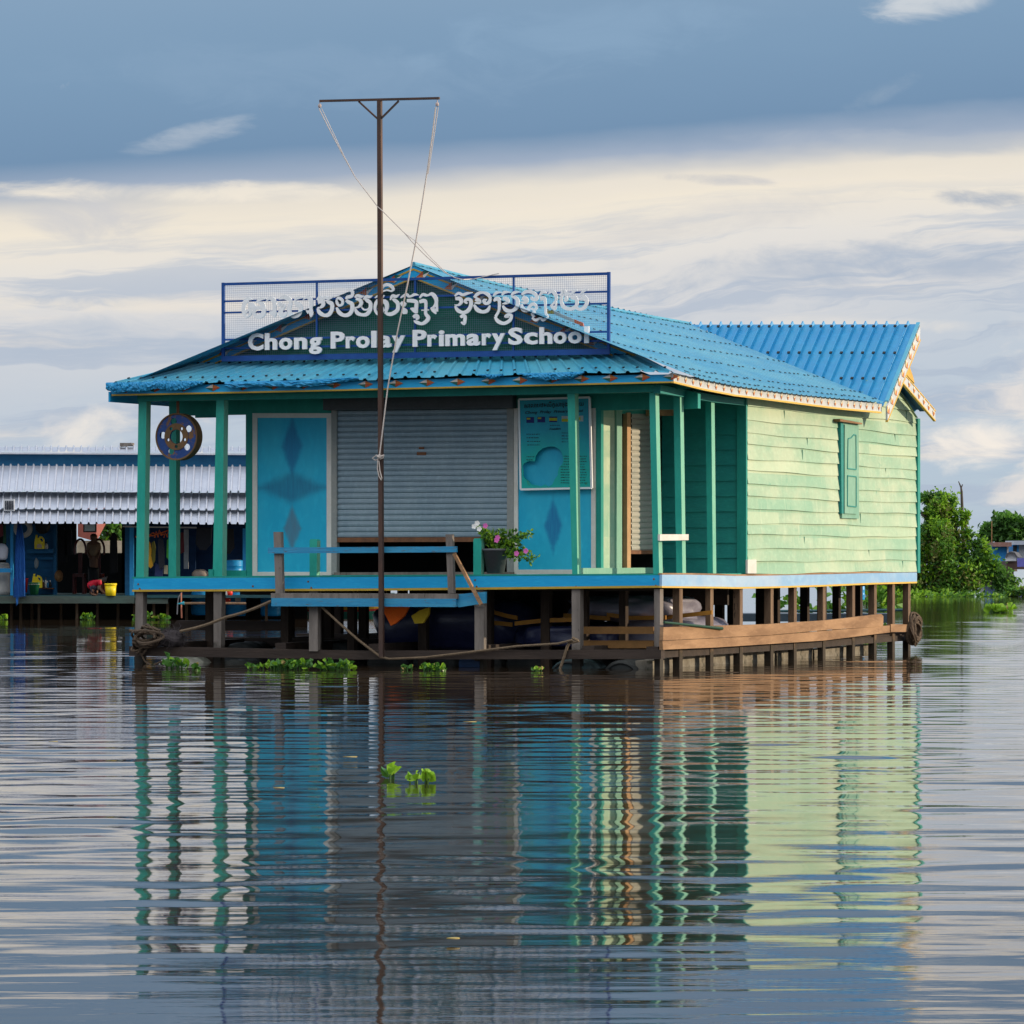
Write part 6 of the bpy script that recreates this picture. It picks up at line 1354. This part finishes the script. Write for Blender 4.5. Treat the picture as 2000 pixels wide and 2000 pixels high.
crown('shrub', [(2010, 1155, 40, 12), (1975, 1158, 30, 8), (2060, 1150, 50, 16)], VY - 1, .15, 1800, LV, 5, None, None, 'low ragged greenery running out of the picture at the right', 'shrub', 'shrubs on the right bank')
crown('floating_greens', [(1770, 1163, 60, 5), (1850, 1164, 70, 5), (1930, 1165, 60, 5)], VY - 2, .16, 1500, ('leaf', 'leaf_light', 'leaf_dark', 'leaf_light'), 6, None, None, None, None, None, 'stuff')
ft_ = thing('far_tree', 'round dark green tree behind the far houses at the right edge', 'tree', B(1970, 1112, 260), WLD)
mb = MB(WLD); mb.tube([B(1972, 1116, 260), B(1972, 1080, 260), B(1968, 1040, 260)], [.5, .4, .2], 7); mb.build('trunk', M['bark'], ft_)
crown('crown', [(1960, 1022, 22, 14), (1985, 1032, 24, 18), (1940, 1040, 18, 14), (1965, 1048, 34, 14), (2005, 1050, 24, 18), (1925, 1046, 8, 8)], 260, .42, 5200, ('leaf_dark', 'leaf', 'leaf_dark', 'leaf'), 8, ft_)
# far floating houses
FY = 230
def far_house(label, pieces, name='floating_house'):
    u0 = pieces[0][1]; t = thing(name, label, 'house', B(u0, 1130, FY), WLD, 'far floating houses')
    for nm, u0, v0, u1, v1, m, dY, dep in pieces:
        mb = MB(WLD); bbox(mb, u0, v0, u1, v1, FY + dY, dep); mb.build(nm, m, t)
cobalt = plain('cobalt_wall', (.01, .20, .50)); rustroof = plain('rusty_tin_roof', (.22, .11, .09), (.30, .20, .17), .8)
far_house('far bright blue house under a rusty tin roof', [('wall', 1934, 1067, 1967, 1100, cobalt, 0, 3), ('roof', 1940, 1059, 1976, 1067.5, rustroof, -.6, 4), ('corner_post', 1967, 1067, 1970, 1096, M['white'], -.1, .3), ('float_deck', 1930, 1100, 1980, 1132, M['darkwood'], -.3, 4)])
far_house('far grey and blue hut with a pale tin roof at the picture edge', [('wall', 1978, 1064, 1990, 1078, cobalt, 3, 3), ('door_opening', 1979, 1066, 1986, 1078, M['dark'], 2.9, .1), ('roof', 1980, 1056, 2030, 1064, M['zinc'], 2.5, 4), ('side_wall', 1990, 1064, 2040, 1100, plain('grey_tin', (.30, .31, .33)), 3, 3)])
sh = thing('boat_shelter', 'round white covered boat shelter on the far water at right edge', 'boat', B(1976, 1112, FY - 10), WLD)
mb = MB(WLD); c = B(1976, 1095, FY - 10); k = (FY - 10) / FPX
mb.prism([B(u, v, FY - 10) for u, v in ((1965, 1096), (1984, 1095), (1984.5, 1086), (1980, 1081), (1974, 1080), (1968, 1084), (1965, 1089))], (0, .3, 0)); mb.build('front_cloth', M['letter'], sh)
mb = MB(WLD); mb.prism([B(u, v, FY - 10.3) for u, v in ((1963, 1089), (1966, 1089), (1968.5, 1083.5), (1974, 1080), (1980, 1081), (1985, 1088), (1988, 1088), (1982, 1079), (1974, 1077), (1966, 1081))], (.8, 4.5, 0)); mb.build('hood', plain('dark_hood', (.07, .07, .08)), sh)
mb = MB(WLD); bbox(mb, 1966, 1096, 2025, 1112, FY - 9.8, 3); mb.build('hull', plain('brown_hull', (.08, .045, .035)), sh)
mb = MB(WLD); bbox(mb, 1987, 1090, 2005, 1107, FY - 11, .1); tag(mb.build('hanging_cloth', plain('violet_cloth', (.12, .12, .42))), 'blue violet patterned cloth hung on the far boat shelter', 'cloth')
far_house('far teal house with a white awning seen just right of the school wall', [('wall', 1700, 1064, 1802, 1084, plain('teal_far', (.02, .26, .20)), 0, 3), ('lower_wall', 1700, 1084, 1803, 1094, plain('peach_wall', (.55, .36, .24)), -.1, 3), ('awning', 1690, 1046, 1800, 1054, plain('white_awning', (.55, .55, .66)), -1.5, 2), ('roof', 1700, 1045, 1812, 1049, rustroof, 0, 3), ('float_deck', 1690, 1094, 1806, 1132, M['darkwood'], -.3, 4)])
mb = MB(WLD); mb.tube([B(1937, 1060, 228), B(1937, 1018, 228)], .022, 5); tag(mb.build('mast', plain('orange_mast', (.35, .18, .08))), 'thin orange mast before the far tree', 'mast')
# things behind the school at the right, seen between the stilts
bp = thing('leafy_plant', 'leafy green plant growing from the water behind the right stilts', 'plant', Wt(1718, 1215), WLD)
PD = Wt(1718, 1215)[1]
mb = MB(WLD)
for u, v in ((1700, 1150), (1712, 1146), (1722, 1160), (1734, 1172), (1692, 1168), (1735, 1186), (1640, 1160), (1600, 1165), (1560, 1168), (1660, 1180), (1620, 1185)): mb.tube([B(u * .6 + 1716 * .4, 1216, PD), B(u, (v + 1200) / 2, PD), B(u, v, PD)], [.02, .014, .008], 5)
mb.build('stem', M['leaf'], bp)
rr = np.random.default_rng(12); fol = MB(WLD)
for u, v in ((1700, 1150), (1712, 1148), (1722, 1160), (1734, 1172), (1692, 1168), (1735, 1186), (1706, 1180), (1720, 1190), (1640, 1160), (1600, 1165), (1560, 1168), (1660, 1180), (1620, 1185), (1540, 1180), (1500, 1175)):
    leaf_cards(fol, [B(u, v, PD) + rr.normal(size=3) * .08 for _ in range(13)], .26, rr, (0, 1, 0), .2, -.1)
fol.build('foliage', [M['leaf'], M['leaf_light']], bp)
mb = MB(WLD); mb.tube([B(1480, 1194, 72), B(1640, 1193, 72), B(1772, 1191, 72)], .03, 6); tag(mb.build('bamboo_pole', plain('dark_teal_pole', (.02, .07, .08))), 'thin dark horizontal pole on the raft behind the right stilts', 'pole')
mb = MB(WLD); bbox(mb, 1440, 1199, 1745, 1214, 72, 1.2); mb.prism([B(u, v, 71.9) for u, v in ((1722, 1199), (1742, 1199), (1742, 1216), (1722, 1216))], (0, .1, 0)); tag(mb.build('raft', plain('dark_blue_raft', (.03, .05, .07))), 'low dark raft moored behind the school under its right side', 'raft')
bdrum(1680, 1172, 73, 9, 30, 'dark blue barrel on the raft behind the right stilts')
